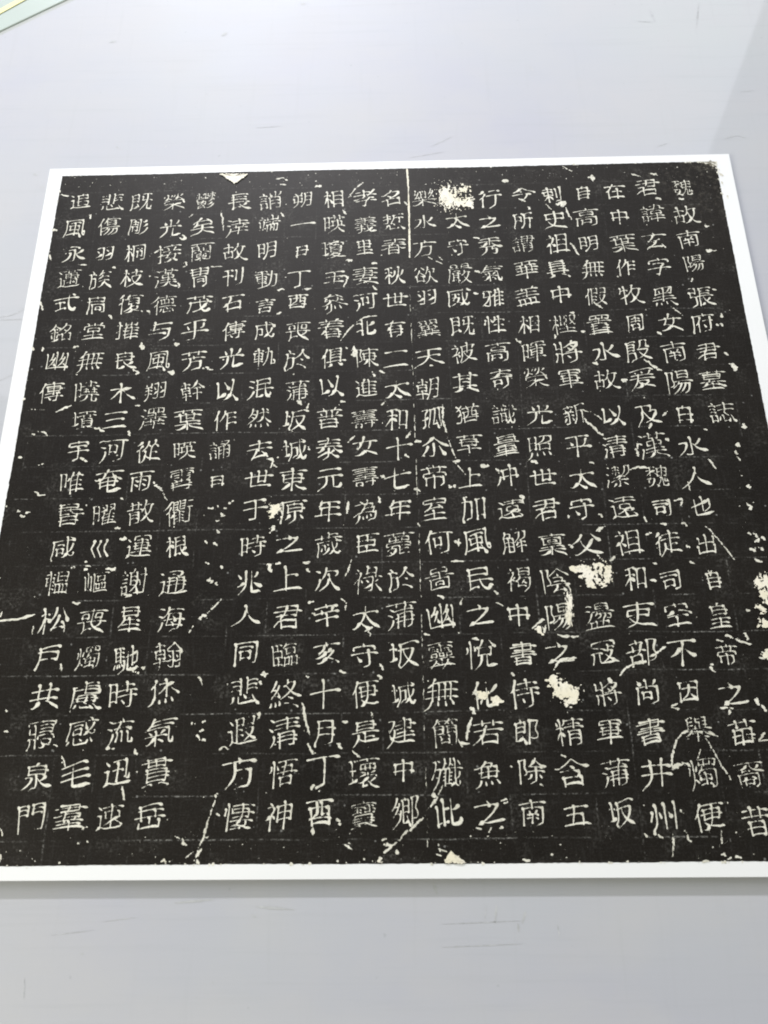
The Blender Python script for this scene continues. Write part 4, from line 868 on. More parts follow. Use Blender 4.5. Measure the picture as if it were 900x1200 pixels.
34349:15 55 19 55 30 49;8 21 26 21;36 21 55 21;34 48 35 51 44 55;38 42 36 45;24 42 26 44;42 4 42 10;8 27 26 26;25 15 26 26;8 15 25 15;8 15 8 58;19 39 44 38;44 38 44 47;19 48 34 48 44 47;19 39 19 48;5 7 58 7;20 4 20 10;37 27 55 27;36 16 37 27;36 16 55 16;55 16 55 57 54 58 49 58;17 33 46 33;31 30 31 58
34892:6 34 9 31 13 29;49 25 48 57 46 58 38 58;30 8 57 8;5 16 10 12 16 5;20 18 15 25 13 29 14 58;27 25 58 25
34914:10 41 15 41 18 38 21 36;34 11 43 11;19 11 28 11;34 18 43 18;54 22 54 57 53 58 49 58;4 33 6 31 9 29;19 18 28 18;14 3 12 4 4 16;49 7 58 7;21 55 43 55;21 48 42 48;21 40 42 40;22 32 43 33;31 27 33 28 34 31 34 55;19 5 28 5;28 5 28 11 28 24;19 24 28 24;19 5 19 24;34 5 43 5;43 5 43 11 43 24;34 24 43 24;34 5 34 24;49 22 59 22;22 29 21 36 21 58;15 17 13 18 11 23 9 29 10 31 10 58
34987:22 28 17 34;17 34 21 40 21 43;57 13 55 22;11 5 14 9;19 15 18 20 13 30 13 58;4 15 19 15;3 41 9 34 13 33 17 34;34 29 35 35 42 46 49 54 57 57 59 57;55 29 52 38 46 48 36 55 32 58 28 57;29 29 55 29;29 13 59 12;29 13 28 38 27 46 22 58;42 4 42 29
35028:18 18 18 26;44 42 41 45;22 45 41 45;44 21 52 14 54 14;9 33 9 58;9 33 53 33;53 33 53 57 52 58 46 58;5 21 18 18 26 13 28 9;5 9 58 9;16 28 18 26 31 25 34 23;20 43 22 45 22 54;22 54 40 54;41 45 40 54;37 38 39 38 47 44;15 45 20 43 26 38;32 3 34 12 39 19 52 25 57 26 59 25
35088:31 15 55 15;22 29 19 33;19 33 21 38;34 24 33 32;33 32 58 33;58 33 56 54 54 58 49 59;42 41 50 46;12 4 14 9;33 32 27 39;27 39 30 42 30 52;30 52 50 52;20 15 19 19 15 28 13 32 13 58;5 15 20 15;3 41 9 35 13 32 19 33;31 6 55 6;55 6 55 24;31 23 34 24 55 24;31 6 31 23;44 37 42 41 38 46
35299:43 7 42 12 40 18 36 22 34 23;23 9 21 19;12 9 23 9;8 31 28 31;8 44 28 44;18 19 18 55;38 29 38 34 34 39;13 4 12 9 7 18 8 22 8 44 4 58;57 7 55 21 51 23 46 21;34 7 57 7;5 21 9 19 28 20;28 20 28 54 27 58 23 58;38 34 57 34;35 46 59 46;48 28 48 58
35328:34 10 36 10;14 32 49 32;14 23 49 23;28 3 32 7 34 13;5 13 58 13;14 42 49 43;49 43 49 56;14 56 49 56;14 42 14 56
35468:6 31 19 31;4 14 21 14;36 39 36 53 37 56;37 56 49 56;50 49 49 56;6 23 19 23;11 4 14 9;29 41 26 52;28 13 58 13;6 55 20 55;20 40 20 55;6 40 20 40;6 40 6 58;29 27 57 27;42 4 42 26 40 29 40 32 46 38;54 41 58 48 58 52 61 53
35482:44 4 44 23;32 34 56 34;32 45 56 45;6 23 21 23;57 7 52 16;12 4 15 9;4 14 24 14;6 31 22 31;31 6 35 15 35 18;6 55 22 55;22 40 22 55;7 40 22 40;7 40 6 58;32 23 32 58;32 23 56 23;56 23 55 56 55 58 49 58
35494:44 17 45 22;33 14 35 13 44 17;6 23 21 23;6 31 21 31;12 4 15 8 14 10;4 14 22 14;29 34 56 34;53 7 51 11 44 17;31 6 53 7;29 45 56 45;42 22 42 58;6 55 21 55;21 40 21 55;6 40 21 40;6 40 6 58;29 23 29 58;29 23 46 22 56 23;56 23 56 57 55 58 49 59
35569:29 25 54 25;54 25 55 34;29 34 44 34 55 34;29 25 29 34;6 23 19 23;6 31 19 31;12 3 13 9;3 14 21 14;26 42 57 42;27 52 59 52;28 46 27 52;44 34 44 58;40 3 37 11 36 17;53 8 53 17;28 8 53 8;26 18 59 18;6 55 19 55;19 40 19 55;6 40 19 40;6 40 6 58
35586:32 40 55 40;32 49 55 49;6 23 21 23;6 31 21 31;12 4 15 8 14 10;4 14 22 14;29 6 43 6 57 6;57 6 57 24;29 23 57 24;29 6 29 23;6 55 21 55;21 40 21 55;6 40 21 40;6 40 6 58;55 31 55 57 54 58 48 59;32 31 55 31;32 31 32 58;29 15 57 15;43 6 43 24
35613:25 20 37 20;32 3 30 11;25 29 37 29;7 23 16 23;5 14 18 14;7 31 16 31;11 4 12 9;44 28 47 38 46 40;6 55 16 55;16 40 16 55;7 40 16 40;7 40 6 58;22 37 34 37 37 40 37 57;31 58 37 57;37 11 37 37 26 49 21 51;25 11 37 11;25 11 25 37;55 4 55 56 54 58 48 58;44 18 59 18
35672:27 15 28 23;26 40 39 40;31 4 33 10;26 50 39 50;57 32 52 41 49 43;38 15 36 23;6 23 17 23;53 8 56 16;10 4 12 8;6 31 17 31;5 14 18 14;24 10 39 10;39 58 46 50 49 49;38 31 39 51 42 55;26 31 38 31;26 31 26 54;23 23 58 23;46 4 47 35 48 41 49 43 49 49 52 56 56 57 57 57 59 52 58 48;6 55 17 55;17 40 17 55;6 40 17 40;6 40 6 58
36011:13 34 51 34;13 41 51 41;38 54 41 53 55 59 59 58;3 58 8 58 21 53 25 53;32 6 31 19;5 12 58 12;13 26 51 27;51 27 50 49;14 49 50 49;13 26 13 41 14 49;16 5 32 6 49 5;49 5 49 11 48 19;14 19 48 19;16 5 14 19
36556:59 46 61 49 60 57 57 58 52 57;51 18 52 57;33 18 51 18;40 4 40 32 39 39 34 52 30 57;4 47 29 47;5 11 28 11;6 19 27 19;27 19 27 38;6 38 27 38;6 19 6 29 6 38;6 29 27 29;16 4 16 58
36557:6 51 58 51;13 24 31 24 50 24;50 24 51 42;13 42 51 42;13 24 13 42;12 33 51 33;14 16 48 16;31 7 31 58;56 7 57 15;7 7 56 7;7 7 6 15
36668:32 16 55 16;47 36 47 57;39 36 39 57;33 6 55 6;55 6 54 27;33 27 54 27;33 6 32 16 33 27;30 36 30 57;30 36 56 36;56 36 57 57;6 29 24 29;5 10 25 10;6 19 24 19;24 19 24 39;6 39 24 39;6 19 6 29 6 39;15 4 15 58;4 48 24 48;26 57 59 57
36763:48 16 45 17 41 28;30 3 32 12;19 17 21 23 20 28;5 28 58 28;8 43 55 43;31 29 31 58;9 12 54 12
36805:13 51 17 52 24 56 30 58 58 57 60 55;5 57 13 51;13 28 13 51;4 28 13 28;22 7 50 7;50 7 51 31 53 45 55 48 59 47;59 38 60 42 59 47;6 6 13 14;22 28 44 28;33 13 33 49
36861:40 3 38 5 38 10;13 52 23 56 28 57 51 57 60 56;5 58 7 55 13 52;13 26 13 52;5 26 13 26;7 6 13 12;27 34 55 34;55 34 54 48;27 48 54 48;27 10 27 48;27 10 52 10;52 10 52 23;27 23 52 23
36890:43 15 44 19;30 12 32 11 39 15 43 15;13 50 24 56 32 57 57 57 61 55;13 50 6 54 5 57 5 60;13 28 13 50;4 28 13 28;6 7 11 10;25 29 56 29;43 15 51 9 52 6;25 5 52 6;25 20 25 49;25 20 45 19 56 20;56 20 56 48 55 49 49 49;25 38 56 38;40 20 40 48
36895:5 58 5 57 9 53 14 51;14 27 14 51;5 26 14 27;14 51 24 56 31 57 58 57 61 54;7 7 14 14;22 10 58 10;23 48 42 32 55 31;54 19 55 31;25 19 54 19;25 19 25 32;25 32 36 32 47 39 56 46;39 4 39 50
36914:21 21 25 19;6 57 8 54 13 51;13 29 13 51;5 29 13 29;13 51 27 57 34 57 57 57 60 55;6 6 13 13;27 14 57 14;26 24 55 24;31 4 28 9 25 19 26 46;26 46 58 46;26 35 55 35;42 5 44 12 43 15 43 46
36939:5 56 10 50 13 49;13 29 13 49;5 29 13 29;13 49 22 54 29 56 50 57 59 55;57 5 57 13;22 5 57 5;22 5 21 13;7 7 13 15;25 30 54 30;26 15 52 15;21 45 58 45;25 23 54 23;54 23 54 38;25 38 39 38 54 38;25 23 25 38;39 12 39 49
36944:22 29 35 29;22 40 36 40;12 50 23 56 32 58 55 57 58 57 61 55;12 50 6 54 5 56 5 59;12 29 12 50;4 29 12 29;6 6 13 14;44 5 56 5;56 5 56 19;44 19 56 19;42 35 55 46;56 28 56 29 51 41 46 45 38 50;42 28 56 28;22 19 36 18;36 5 36 18;22 6 36 5;22 6 22 49
36960:5 58 8 53 13 51;13 26 13 51;5 26 13 26;13 51 24 56 30 58 57 57 59 56;6 8 15 13;24 8 54 8;39 4 39 16;19 46 22 46 29 42 36 38 39 34 52 33;20 16 58 16;49 42 55 37 58 36;26 33 36 34 37 36 38 39 38 50;26 24 26 33;26 24 51 24;51 24 52 33 55 37;38 39 49 42 50 44 55 48
36993:5 57 13 51;13 28 13 51;5 28 13 28;6 6 13 13;31 4 31 10;51 51 56 50;56 35 56 50;22 35 56 35;22 35 22 50 19 53;29 44 48 43;47 39 50 45;26 15 52 15 54 16 53 28;26 28 53 28;26 15 25 16 25 22 26 28;13 51 16 52 24 56 30 57 53 57 58 57 60 55;20 7 58 7;46 4 46 10;39 15 39 43;25 22 54 22
37070:17 4 19 8 19 12;8 22 28 22;39 8 54 8 55 9 49 26 56 37 57 45 55 48 53 49 47 50 45 49;39 8 39 58;23 41 25 48 27 48 29 54;8 34 28 33;28 12 28 33;8 12 28 12;8 12 8 53;8 53 25 48
37096:11 16 13 22 13 29;18 3 20 11;29 16 25 29;8 55 31 55;57 8 51 26 56 35 57 44 55 49 49 49;42 7 55 7 57 8;42 7 42 58;6 11 32 11;9 39 8 58;9 39 31 39;31 39 31 57;5 29 34 29
37129:25 22 38 22;29 4 31 10;6 22 14 22;45 7 45 58;45 7 56 6 58 8;58 8 52 26 57 35 58 44 56 49 52 49;22 55 24 54 37 51;25 10 24 54;25 10 38 10;38 10 38 34;25 35 38 34;20 30 15 46 10 53 5 57;34 41 39 55;13 5 4 24;18 16 16 21 14 22 13 25 8 34 6 38;6 38 18 37
37193:9 45 54 45;9 55 54 55;24 8 24 27 22 32 15 37 9 37;5 8 57 8;38 8 39 35;39 35 54 35;54 21 54 58;9 21 54 21;9 21 9 58
37324:5 57 58 57;11 18 52 18;11 7 52 6;52 6 52 31;11 30 32 31 52 31;11 7 11 30;9 43 55 43;32 6 32 56
37327:13 11 50 11;5 24 58 24;13 5 14 5 49 5 50 6 49 18;13 18 49 18;13 5 13 11 13 18;9 50 54 50;12 36 52 36;31 31 31 57;12 31 51 30 52 31 52 36 51 43;12 43 51 43;12 31 12 43;4 57 59 57
37528:36 55 57 55;38 23 43 28;15 7 25 14 25 16;7 38 6 40 8 48;23 39 21 47;41 3 39 10 37 11 29 21;5 56 25 51;36 38 36 58;6 17 8 20 21 20;39 10 53 11;53 11 53 15 49 22 46 26 43 28 40 36;15 20 15 54;5 31 24 31;57 36 57 58;28 40 30 41 40 36 57 36;15 3 15 7 3 19
38263:16 25 50 25;15 57 32 53 35 51;16 16 50 16;42 48 54 40 56 40;5 35 58 35;16 6 52 6;16 6 15 55 13 59;31 35 32 39 35 44 39 48 42 48 43 51 55 57 61 57
38272:36 16 56 16;8 16 26 16;8 6 8 58;8 6 26 6;26 6 26 26;8 26 26 26;56 7 55 57 54 58 46 58;36 7 56 7;36 7 36 26;36 26 56 26
38500:43 4 42 6;42 6 55 18 58 20 60 19;31 44 25 53 23 54;51 43 58 53;19 6 18 11 14 22 19 32 19 39 18 42 16 43 13 44 11 42;6 6 19 6;6 6 6 58;28 19 31 23 52 23;25 21 28 19 40 7 42 6;42 24 42 57 41 58 35 59;25 35 58 35
38512:49 25 49 28 47 34;28 25 49 25;36 44 35 48 29 53 28 56;19 7 15 23 19 32 20 39 18 43 14 44;6 6 19 7;6 6 6 58;39 16 41 20;48 48 52 51 53 55 56 58;24 44 58 44;23 18 31 13 38 6 40 5 49 13 58 18;26 57 53 55;28 35 54 35
38515:22 54 27 52 34 45 38 39;44 39 49 46 55 52 59 54;19 7 15 23 19 32 20 39 18 43 14 44;6 6 19 7;6 6 6 58;25 10 58 10;27 29 55 29;27 20 41 19 55 20;55 20 55 38;27 38 44 39 46 38 55 38;27 20 27 38;41 4 41 58
38525:33 31 31 39;48 39 46 45 40 55;30 14 54 14;38 39 35 46 25 56;19 7 15 23 19 32 20 39 18 43 14 44;6 6 19 7;6 6 6 58;24 31 59 31;31 6 53 6;53 6 54 14 53 23;30 22 53 23;31 6 30 22;21 46 24 45 29 40 31 39 57 39;57 39 54 57 53 59 48 59
38597:21 29 18 31 14 39 7 49;36 15 58 15;22 7 22 27 21 29 22 31 22 55 21 57 18 58 14 58 12 57;9 14 6 28;6 28 28 28 31 22 35 20;6 7 27 7;39 4 35 19 35 58;35 55 59 55;35 42 57 42;48 2 47 5 49 10 48 12 49 55;35 28 57 28
38632:14 42 16 43 24 48;37 30 39 29 47 34;16 30 24 35 25 34;37 42 39 42 47 48;55 21 55 56 52 58 46 58;8 21 55 21;8 21 8 58;31 8 31 57;5 8 58 8
38660:12 43 51 43;13 28 16 29 21 32 21 36;31 28 31 36;12 50 51 50;39 18 49 18;39 24 49 24;13 18 24 18;13 24 24 24;49 28 41 33 41 36;56 12 57 19;6 12 56 12;6 12 6 20;31 5 31 21;9 5 53 5;12 37 12 58;12 37 31 36 51 37;51 37 50 58;41 58 43 59 50 58
38728:44 49 52 53 52 58;31 42 31 57;17 49 24 53;38 23 51 23;11 23 24 23;12 18 24 18;38 18 50 18;9 28 18 28;18 28 19 30 19 36;8 36 19 36;9 28 8 36;44 29 54 28;54 28 55 36;44 36 55 36;44 29 44 36;26 28 36 29;36 29 36 36;26 35 36 36;26 28 26 35;4 58 58 58;56 12 57 18;7 12 56 12;7 12 6 18;31 6 31 23;10 5 53 5;8 42 55 42;18 46 17 49 10 54 10 58;46 45 44 46 44 49 38 54 38 58
39080:11 7 11 40 7 53 5 57;11 7 51 7;51 7 51 32 53 49 54 55 58 58;59 47 60 55 59 57 58 58;19 17 40 14 45 15;19 26 31 26 42 26;42 26 42 40;19 40 42 40;19 26 19 40;15 54 43 52;39 45 41 45 43 52 45 52 46 55 46 58;31 16 31 53
39347:20 41 22 48 26 48;11 44 11 53;5 44 3 54;15 43 17 51;35 10 35 50 36 57 41 58 56 58 58 56 59 52 58 48;7 16 25 16;57 18 57 38 56 41 53 42;30 28 49 19 57 18;47 3 47 44;7 26 25 26;18 6 18 36;26 36 25 56 23 58 18 59;7 36 26 36;7 6 7 36;7 6 26 6
39640:31 4 32 10;8 35 8 58;8 35 55 35;55 35 55 57 54 58 49 58;15 18 48 18;48 18 48 27;16 27 31 27 48 27;15 18 16 27;5 10 57 10;19 52 42 52;42 42 42 52;20 42 42 42;20 42 19 55
39729:10 58 32 56;8 60 10 58;26 3 26 6;21 41 23 44;9 35 14 36;9 33 9 35;6 33 9 33;6 26 6 33;6 26 57 26;57 26 57 32;27 35 33 36;38 37 41 36 49 31 52 31;36 58 39 58 49 54 59 46;39 47 47 44 54 39;10 51 10 58;10 51 30 51;31 6 31 21;22 12 39 12;13 40 18 38 28 31;16 32 27 39;4 19 11 12 17 14 19 16 19 18;24 17 24 21;24 21 38 21;38 18 38 21;38 18 42 18 48 12 53 13 57 16;12 3 12 21;5 8 23 9 26 6;50 3 50 21;43 8 58 8;26 6 38 6;33 33 33 44;10 44 33 44;9 35 10 44
39759:51 48 58 47;53 38 51 48;42 37 46 39 46 58;46 58 57 58 58 58 59 54;15 33 14 37;5 15 14 15 18 19 20 20 26 25;3 28 6 27 13 20 15 19 18 15 28 15;16 6 16 28;33 21 56 21;33 11 56 11;56 11 56 32;33 32 56 32;33 11 33 21 33 32;6 7 24 5 27 5;57 42 58 47 60 49;44 4 43 6 44 12 44 26 42 37 38 48 30 57 30 59;11 37 9 46;9 46 25 54;3 57 6 58 15 54 20 49 25 39 25 37;5 37 25 37
39770:21 7 38 8;38 8 37 12 35 18;13 48 7 57 4 58;38 49 40 57;24 49 25 58;51 48 58 58;31 18 31 41;12 30 51 30;24 3 22 3 21 7 19 8 13 14 12 18 12 41;12 41 51 41;51 18 51 41;3 21 6 21 12 18 51 18
40657:45 11 42 12 39 19 37 19;11 51 8 57 6 59;24 52 24 58;38 51 39 58;48 50 51 51 57 58 59 59;20 12 22 18;12 6 31 6 51 6;51 6 50 24;11 24 50 24;12 6 11 24;5 43 58 43;31 6 31 43;10 34 52 34
'''
SHAPES = {}
for e in GLYPHS.strip().splitlines():
    code, rest = e.split(':')
    SHAPES[chr(int(code))] = []
    for s in rest.split(';'):
        n = [int(q) / 63.0 for q in s.split()]
        SHAPES[chr(int(code))].append(list(zip(n[0::2], n[1::2])))
# columns of the inscription from right to left: text, then the centre of each character in tenths of a millimetre
COLUMNS = '''39759 25925 21335 38525 24373 24220 21531 22675 35468 ; 15,49 2,-270 -5,-542 3,-807 11,-1165 -15,-1440 -8,-1734 -13,-2010 10,-2319|21531 35569 29572 23383 40657 22899 21335 38525 30333 27700 20154 20063 20986 33258 30343 24093 20043 33495 35028 26132 ; -305,58 -303,-243 -319,-554 -317,-837 -314,-1158 -298,-1434 -301,-1728 -305,-2021 -298,-2330 -283,-2621 -288,-2895 -279,-3154 -287,-3476 -277,-3760 -276,-4048 -265,-4339 -274,-4627 -244,-4899 -244,-5184 -243,-5493|22312 20013 33865 20316 29287 21608 27575 29232 21450 28450 39759 21496 24466 21496 31354 19981 22240 33289 29165 20415 ; -623,26 -608,-274 -611,-575 -618,-839 -607,-1133 -596,-1428 -615,-1704 -612,-1982 -604,-2324 -612,-2615 -599,-2890 -593,-3164 -598,-3451 -600,-3763 -598,-4031 -599,-4317 -589,-4605 -567,-4878 -569,-5182 -576,-5463|33258 39640 26126 28961 20551 32622 27700 25925 20197 28165 28500 36960 31062 21644 21519 37096 23578 26360 24182 24030 ; -922,13 -917,-266 -923,-567 -913,-851 -920,-1144 -912,-1439 -904,-1716 -919,-1993 -905,-2335 -915,-2618 -917,-2885 -914,-3159 -899,-3447 -874,-3739 -889,-4028 -892,-4314 -896,-4602 -901,-4887 -900,-5168 -885,-5462|21068 21490 31062 20855 20013 27179 23559 36557 26032 24179 22826 23432 29238 9633 30442 20902 23559 36557 33970 22338 ; -1213,1 -1213,-288 -1213,-560 -1237,-843 -1230,-1119 -1227,-1432 -1222,-1709 -1223,-1970 -1218,-2313 -1217,-2605 -1210,-2895 -1235,-3155 -1230,-3457 -1191,-3735 -1190,-4038 -1187,-4317 -1186,-4612 -1196,-4879 -1191,-5166 -1185,-5432|20196 25152 35586 33775 30422 30456 26249 27054 20809 29031 19990 21531 31263 38512 38525 20043 9633 31934 21547 20116 ; -1503,9 -1508,-291 -1527,-562 -1515,-837 -1528,-1131 -1527,-1425 -1518,-1703 -1522,-1964 -1512,-2308 -1528,-2607 -1529,-2890 -1517,-3165 -1500,-3460 -1504,-3752 -1495,-4034 -1519,-4313 -1513,-4603 -1494,-4882 -1495,-5164 -1491,-5447|34892 20043 31168 27683 38597 24615 39640 22855 35672 37327 20914 36960 35299 35088 20013 26360 20365 37070 38500 21335 ; -1812,-24 -1827,-302 -1834,-574 -1828,-876 -1835,-1142 -1835,-1419 -1829,-1697 -1815,-1959 -1814,-2302 -1811,-2595 -1820,-2863 -1818,-3161 -1795,-3435 -1782,-3734 -1801,-4017 -1789,-4317 -1809,-4606 -1804,-4880 -1792,-5150 -1801,-5428|9633 22826 23432 22196 23041 26082 34987 20854 29494 33609 19978 21152 39080 27665 20043 24709 21270 33509 39770 20043 ; -2118,5 -2129,-275 -2126,-576 -2130,-869 -2148,-1126 -2122,-1422 -2127,-1699 -2125,-1994 -2124,-2297 -2115,-2574 -2115,-2881 -2106,-3142 -2092,-3416 -2088,-3731 -2102,-4020 -2110,-4314 -2094,-4610 -2083,-4883 -2093,-5165 -2107,-5426|27138 27700 26041 27442 32701 32764 22825 26397 23396 23570 24093 23460 20309 21850 24189 38728 28961 31777 27570 27492 ; -2435,-7 -2434,-287 -2441,-578 -2441,-880 -2432,-1120 -2425,-1450 -2433,-1736 -2442,-2046 -2420,-2324 -2414,-2592 -2415,-2861 -2423,-3144 -2405,-3426 -2401,-3727 -2397,-4024 -2407,-4317 -2410,-4600 -2394,-4881 -2398,-5169 -2395,-5424|21517 24714 26149 31179 19990 26377 20108 22826 21644 21313 19971 24180 34216 26044 33970 22338 22478 24314 20013 37129 ; -2727,1 -2722,-279 -2717,-562 -2721,-874 -2717,-1150 -2720,-1444 -2716,-1747 -2713,-2041 -2709,-2334 -2706,-2603 -2717,-2872 -2714,-3147 -2718,-3436 -2708,-3723 -2706,-4007 -2697,-4307 -2702,-4604 -2719,-4872 -2704,-5137 -2691,-5411|23389 32681 37324 22971 27827 21271 38515 36914 22781 22899 22781 28858 33251 31103 22826 23432 20415 26159 29900 23542 ; -2987,8 -2986,-302 -2994,-565 -2986,-877 -2986,-1153 -2985,-1421 -2977,-1733 -2985,-2036 -2991,-2329 -2991,-2583 -2984,-2860 -2976,-3151 -2969,-3433 -2969,-3726 -2982,-4024 -2988,-4311 -2988,-4601 -2981,-4876 -2999,-5158 -2993,-5437|30456 26254 29898 29577 21445 30528 20465 20197 26222 27888 20803 24180 27506 27425 36763 20133 21313 26376 19969 37193 ; -3288,6 -3284,-285 -3287,-577 -3267,-889 -3278,-1164 -3289,-1432 -3269,-1728 -3286,-2014 -3289,-2316 -3291,-2593 -3272,-2863 -3288,-3146 -3276,-3428 -3284,-3715 -3279,-4000 -3280,-4295 -3287,-4598 -3276,-4873 -3283,-5133 -3301,-5419|26388 19968 26085 19969 37193 21930 26044 33970 22338 22478 26481 21407 20043 19978 21531 33256 32066 28165 24735 31070 ; -3582,3 -3573,-287 -3572,-589 -3587,-891 -3594,-1139 -3585,-1443 -3590,-1738 -3573,-2042 -3586,-2327 -3577,-2604 -3582,-2873 -3573,-3142 -3597,-3424 -3594,-3712 -3583,-4017 -3592,-4305 -3587,-4596 -3583,-4871 -3579,-5154 -3592,-5434|35482 31471 26126 21205 35328 25104 36556 27887 28982 21435 19990 20110 26178 20806 20154 21516 24754 36944 26041 24765 ; -3892,1 -3896,-269 -3898,-571 -3884,-893 -3886,-1178 -3882,-1437 -3869,-1707 -3892,-2019 -3892,-2305 -3871,-2599 -3864,-2869 -3879,-3130 -3884,-3441 -3902,-3735 -3902,-3993 -3892,-4289 -3889,-4574 -3892,-4862 -3894,-5140 -3883,-5443|38263 28076 25925 21002 30707 20659 20809 20197 20316 35494 26352 ; -4194,-1 -4201,-301 -4200,-583 -4199,-858 -4182,-1144 -4164,-1431 -4162,-1710 -4187,-2030 -4183,-2316 -4201,-2594 -4204,-2871|39729 30691 34349 20881 33538 20046 33459 24185 33865 26254 38660 34914 26681 36890 28023 32752 28875 27683 36011 23731 ; -4515,18 -4525,-283 -4511,-576 -4498,-851 -4491,-1146 -4508,-1424 -4492,-1729 -4483,-2033 -4497,-2311 -4511,-2588 -4502,-2859 -4499,-3143 -4495,-3433 -4503,-3735 -4497,-4019 -4485,-4302 -4500,-4568 -4492,-4857 -4496,-5142 -4516,-5439|27054 20809 25509 28450 24503 19982 39080 32724 28580 24478 38632 25955 36939 35613 26143 39347 26178 27969 36805 36895 ; -4826,6 -4824,-295 -4821,-588 -4820,-862 -4809,-1149 -4815,-1417 -4802,-1723 -4802,-2027 -4806,-2289 -4813,-2591 -4843,-2861 -4814,-3138 -4804,-3436 -4808,-3724 -4804,-4016 -4803,-4324 -4806,-4590 -4796,-4855 -4782,-5140 -4809,-5443|26082 24427 26704 26525 24489 25703 33391 26408 19977 27827 22852 26332 24027 23943 21930 29165 24942 24863 27611 32675 ; -5132,24 -5126,-268 -5127,-571 -5129,-846 -5122,-1132 -5115,-1411 -5104,-1717 -5098,-2038 -5121,-2299 -5110,-2578 -5114,-2857 -5113,-3156 -5113,-3446 -5113,-3727 -5103,-4026 -5099,-4315 -5083,-4594 -5081,-4858 -5086,-5155 -5084,-5441|24754 20663 32701 26063 25155 22530 28961 26313 22707 23431 21807 26156 21688 36668 26494 25142 20849 23522 27849 38272 ; -5420,21 -5419,-260 -5415,-573 -5428,-858 -5425,-1135 -5414,-1414 -5406,-1719 -5405,-2024 -5399,-2303 -5400,-2574 -5419,-2867 -5401,-3152 -5411,-3435 -5419,-3723 -5404,-4016 -5402,-4305 -5392,-4597 -5372,-4868 -5366,-5159 -5367,-5439|36861 39080 27704 36993 24335 37528 24189 20659 ; -5727,39 -5735,-272 -5704,-566 -5722,-851 -5710,-1110 -5705,-1425 -5703,-1713 -5718,-2026'''
SMALL = {'曰': (.72, .62), '日': (.78, .66), '白': (.74, .80), '自': (.70, .85), '因': (.82, .80), '中': (.85, .85),
         '司': (.82, .80), '周': (.85, .90), '石': (.95, .85), '酉': (.85, .85), '玉': (.9, .7), '巨': (.85, .9),
         '皇': (.8, 1), '星': (.8, 1), '言': (.85, .85), '昔': (.95, 1), '岳': (1.05, .95), '口': (.6, .6), '里': (.8, .9),
         '月': (.9, .95), '童': (.9, 1), '門': (1.0, .9), '羽': (.9, .8), '巛': (.85, .8), '五': (1, .82), '三': (1, .82),
         '天': (1.1, .9), '之': (1.05, .88), '太': (1.1, .9), '人': (1.1, .8), '水': (1.1, .85), '世': (1.1, .8)}
cells = []
for ci, e in enumerate(COLUMNS.split('|')):
    text, nums = e.split(';')
    text = [chr(int(c)) for c in text.split()]
    for ri, (ch, p) in enumerate(zip(text, nums.split())):
        x, y = [int(t) * 1e-4 for t in p.split(',')]
        cells.append((ri, ci, ch, x, y))
cells.sort()
drawn = [c for c in cells if c[2] in SHAPES]
extra = len(drawn) - 300
jv, jf = [], []
for idx, (ri, ci, ch, x, y) in enumerate(drawn):
    sq = SMALL.get(ch, (1.0, .94))
    sq = (sq[0] * (1 + rng.normal(0, .025)), sq[1] * (1 + rng.normal(0, .025)))
    F, lo, h = glyph_field(SHAPES[ch], rng, 74 if len(SHAPES[ch]) < 10 else 92,
                           (.65 if len(SHAPES[ch]) < 10 else .42) + .25 * rng.random(), 1.0 + rng.normal(0, .06), sq)
    sc = 1 + rng.normal(0, .055)
    wx, wy = .03 * .765 * sc, ROW * .785 * sc
    rot = rng.normal(0, .02)
    v, fc = contour_mesh(F, (lo - .5) * wx, -(lo - .5) * wy, h * wx, -h * wy, 0.0)
    if not fc:
        continue
    cr, sr = math.cos(rot), math.sin(rot)
    v = [(a * cr - b * sr, a * sr + b * cr, 0.0) for a, b, _ in v]
    zz = .00011 + (idx % 7) * .000001
    if idx < extra:
        base = len(jv)
        jv += [(a + x, b + y, zz) for a, b, _ in v]
        jf += [tuple(i + base for i in f) for f in fc]
    else:
        g = mesh_obj('character', v, fc, M_GLYPH, sheet)
        g.location = (x, y, zz)
g = mesh_obj('character_row', jv, jf, M_GLYPH, sheet)
g['kind'] = 'stuff'

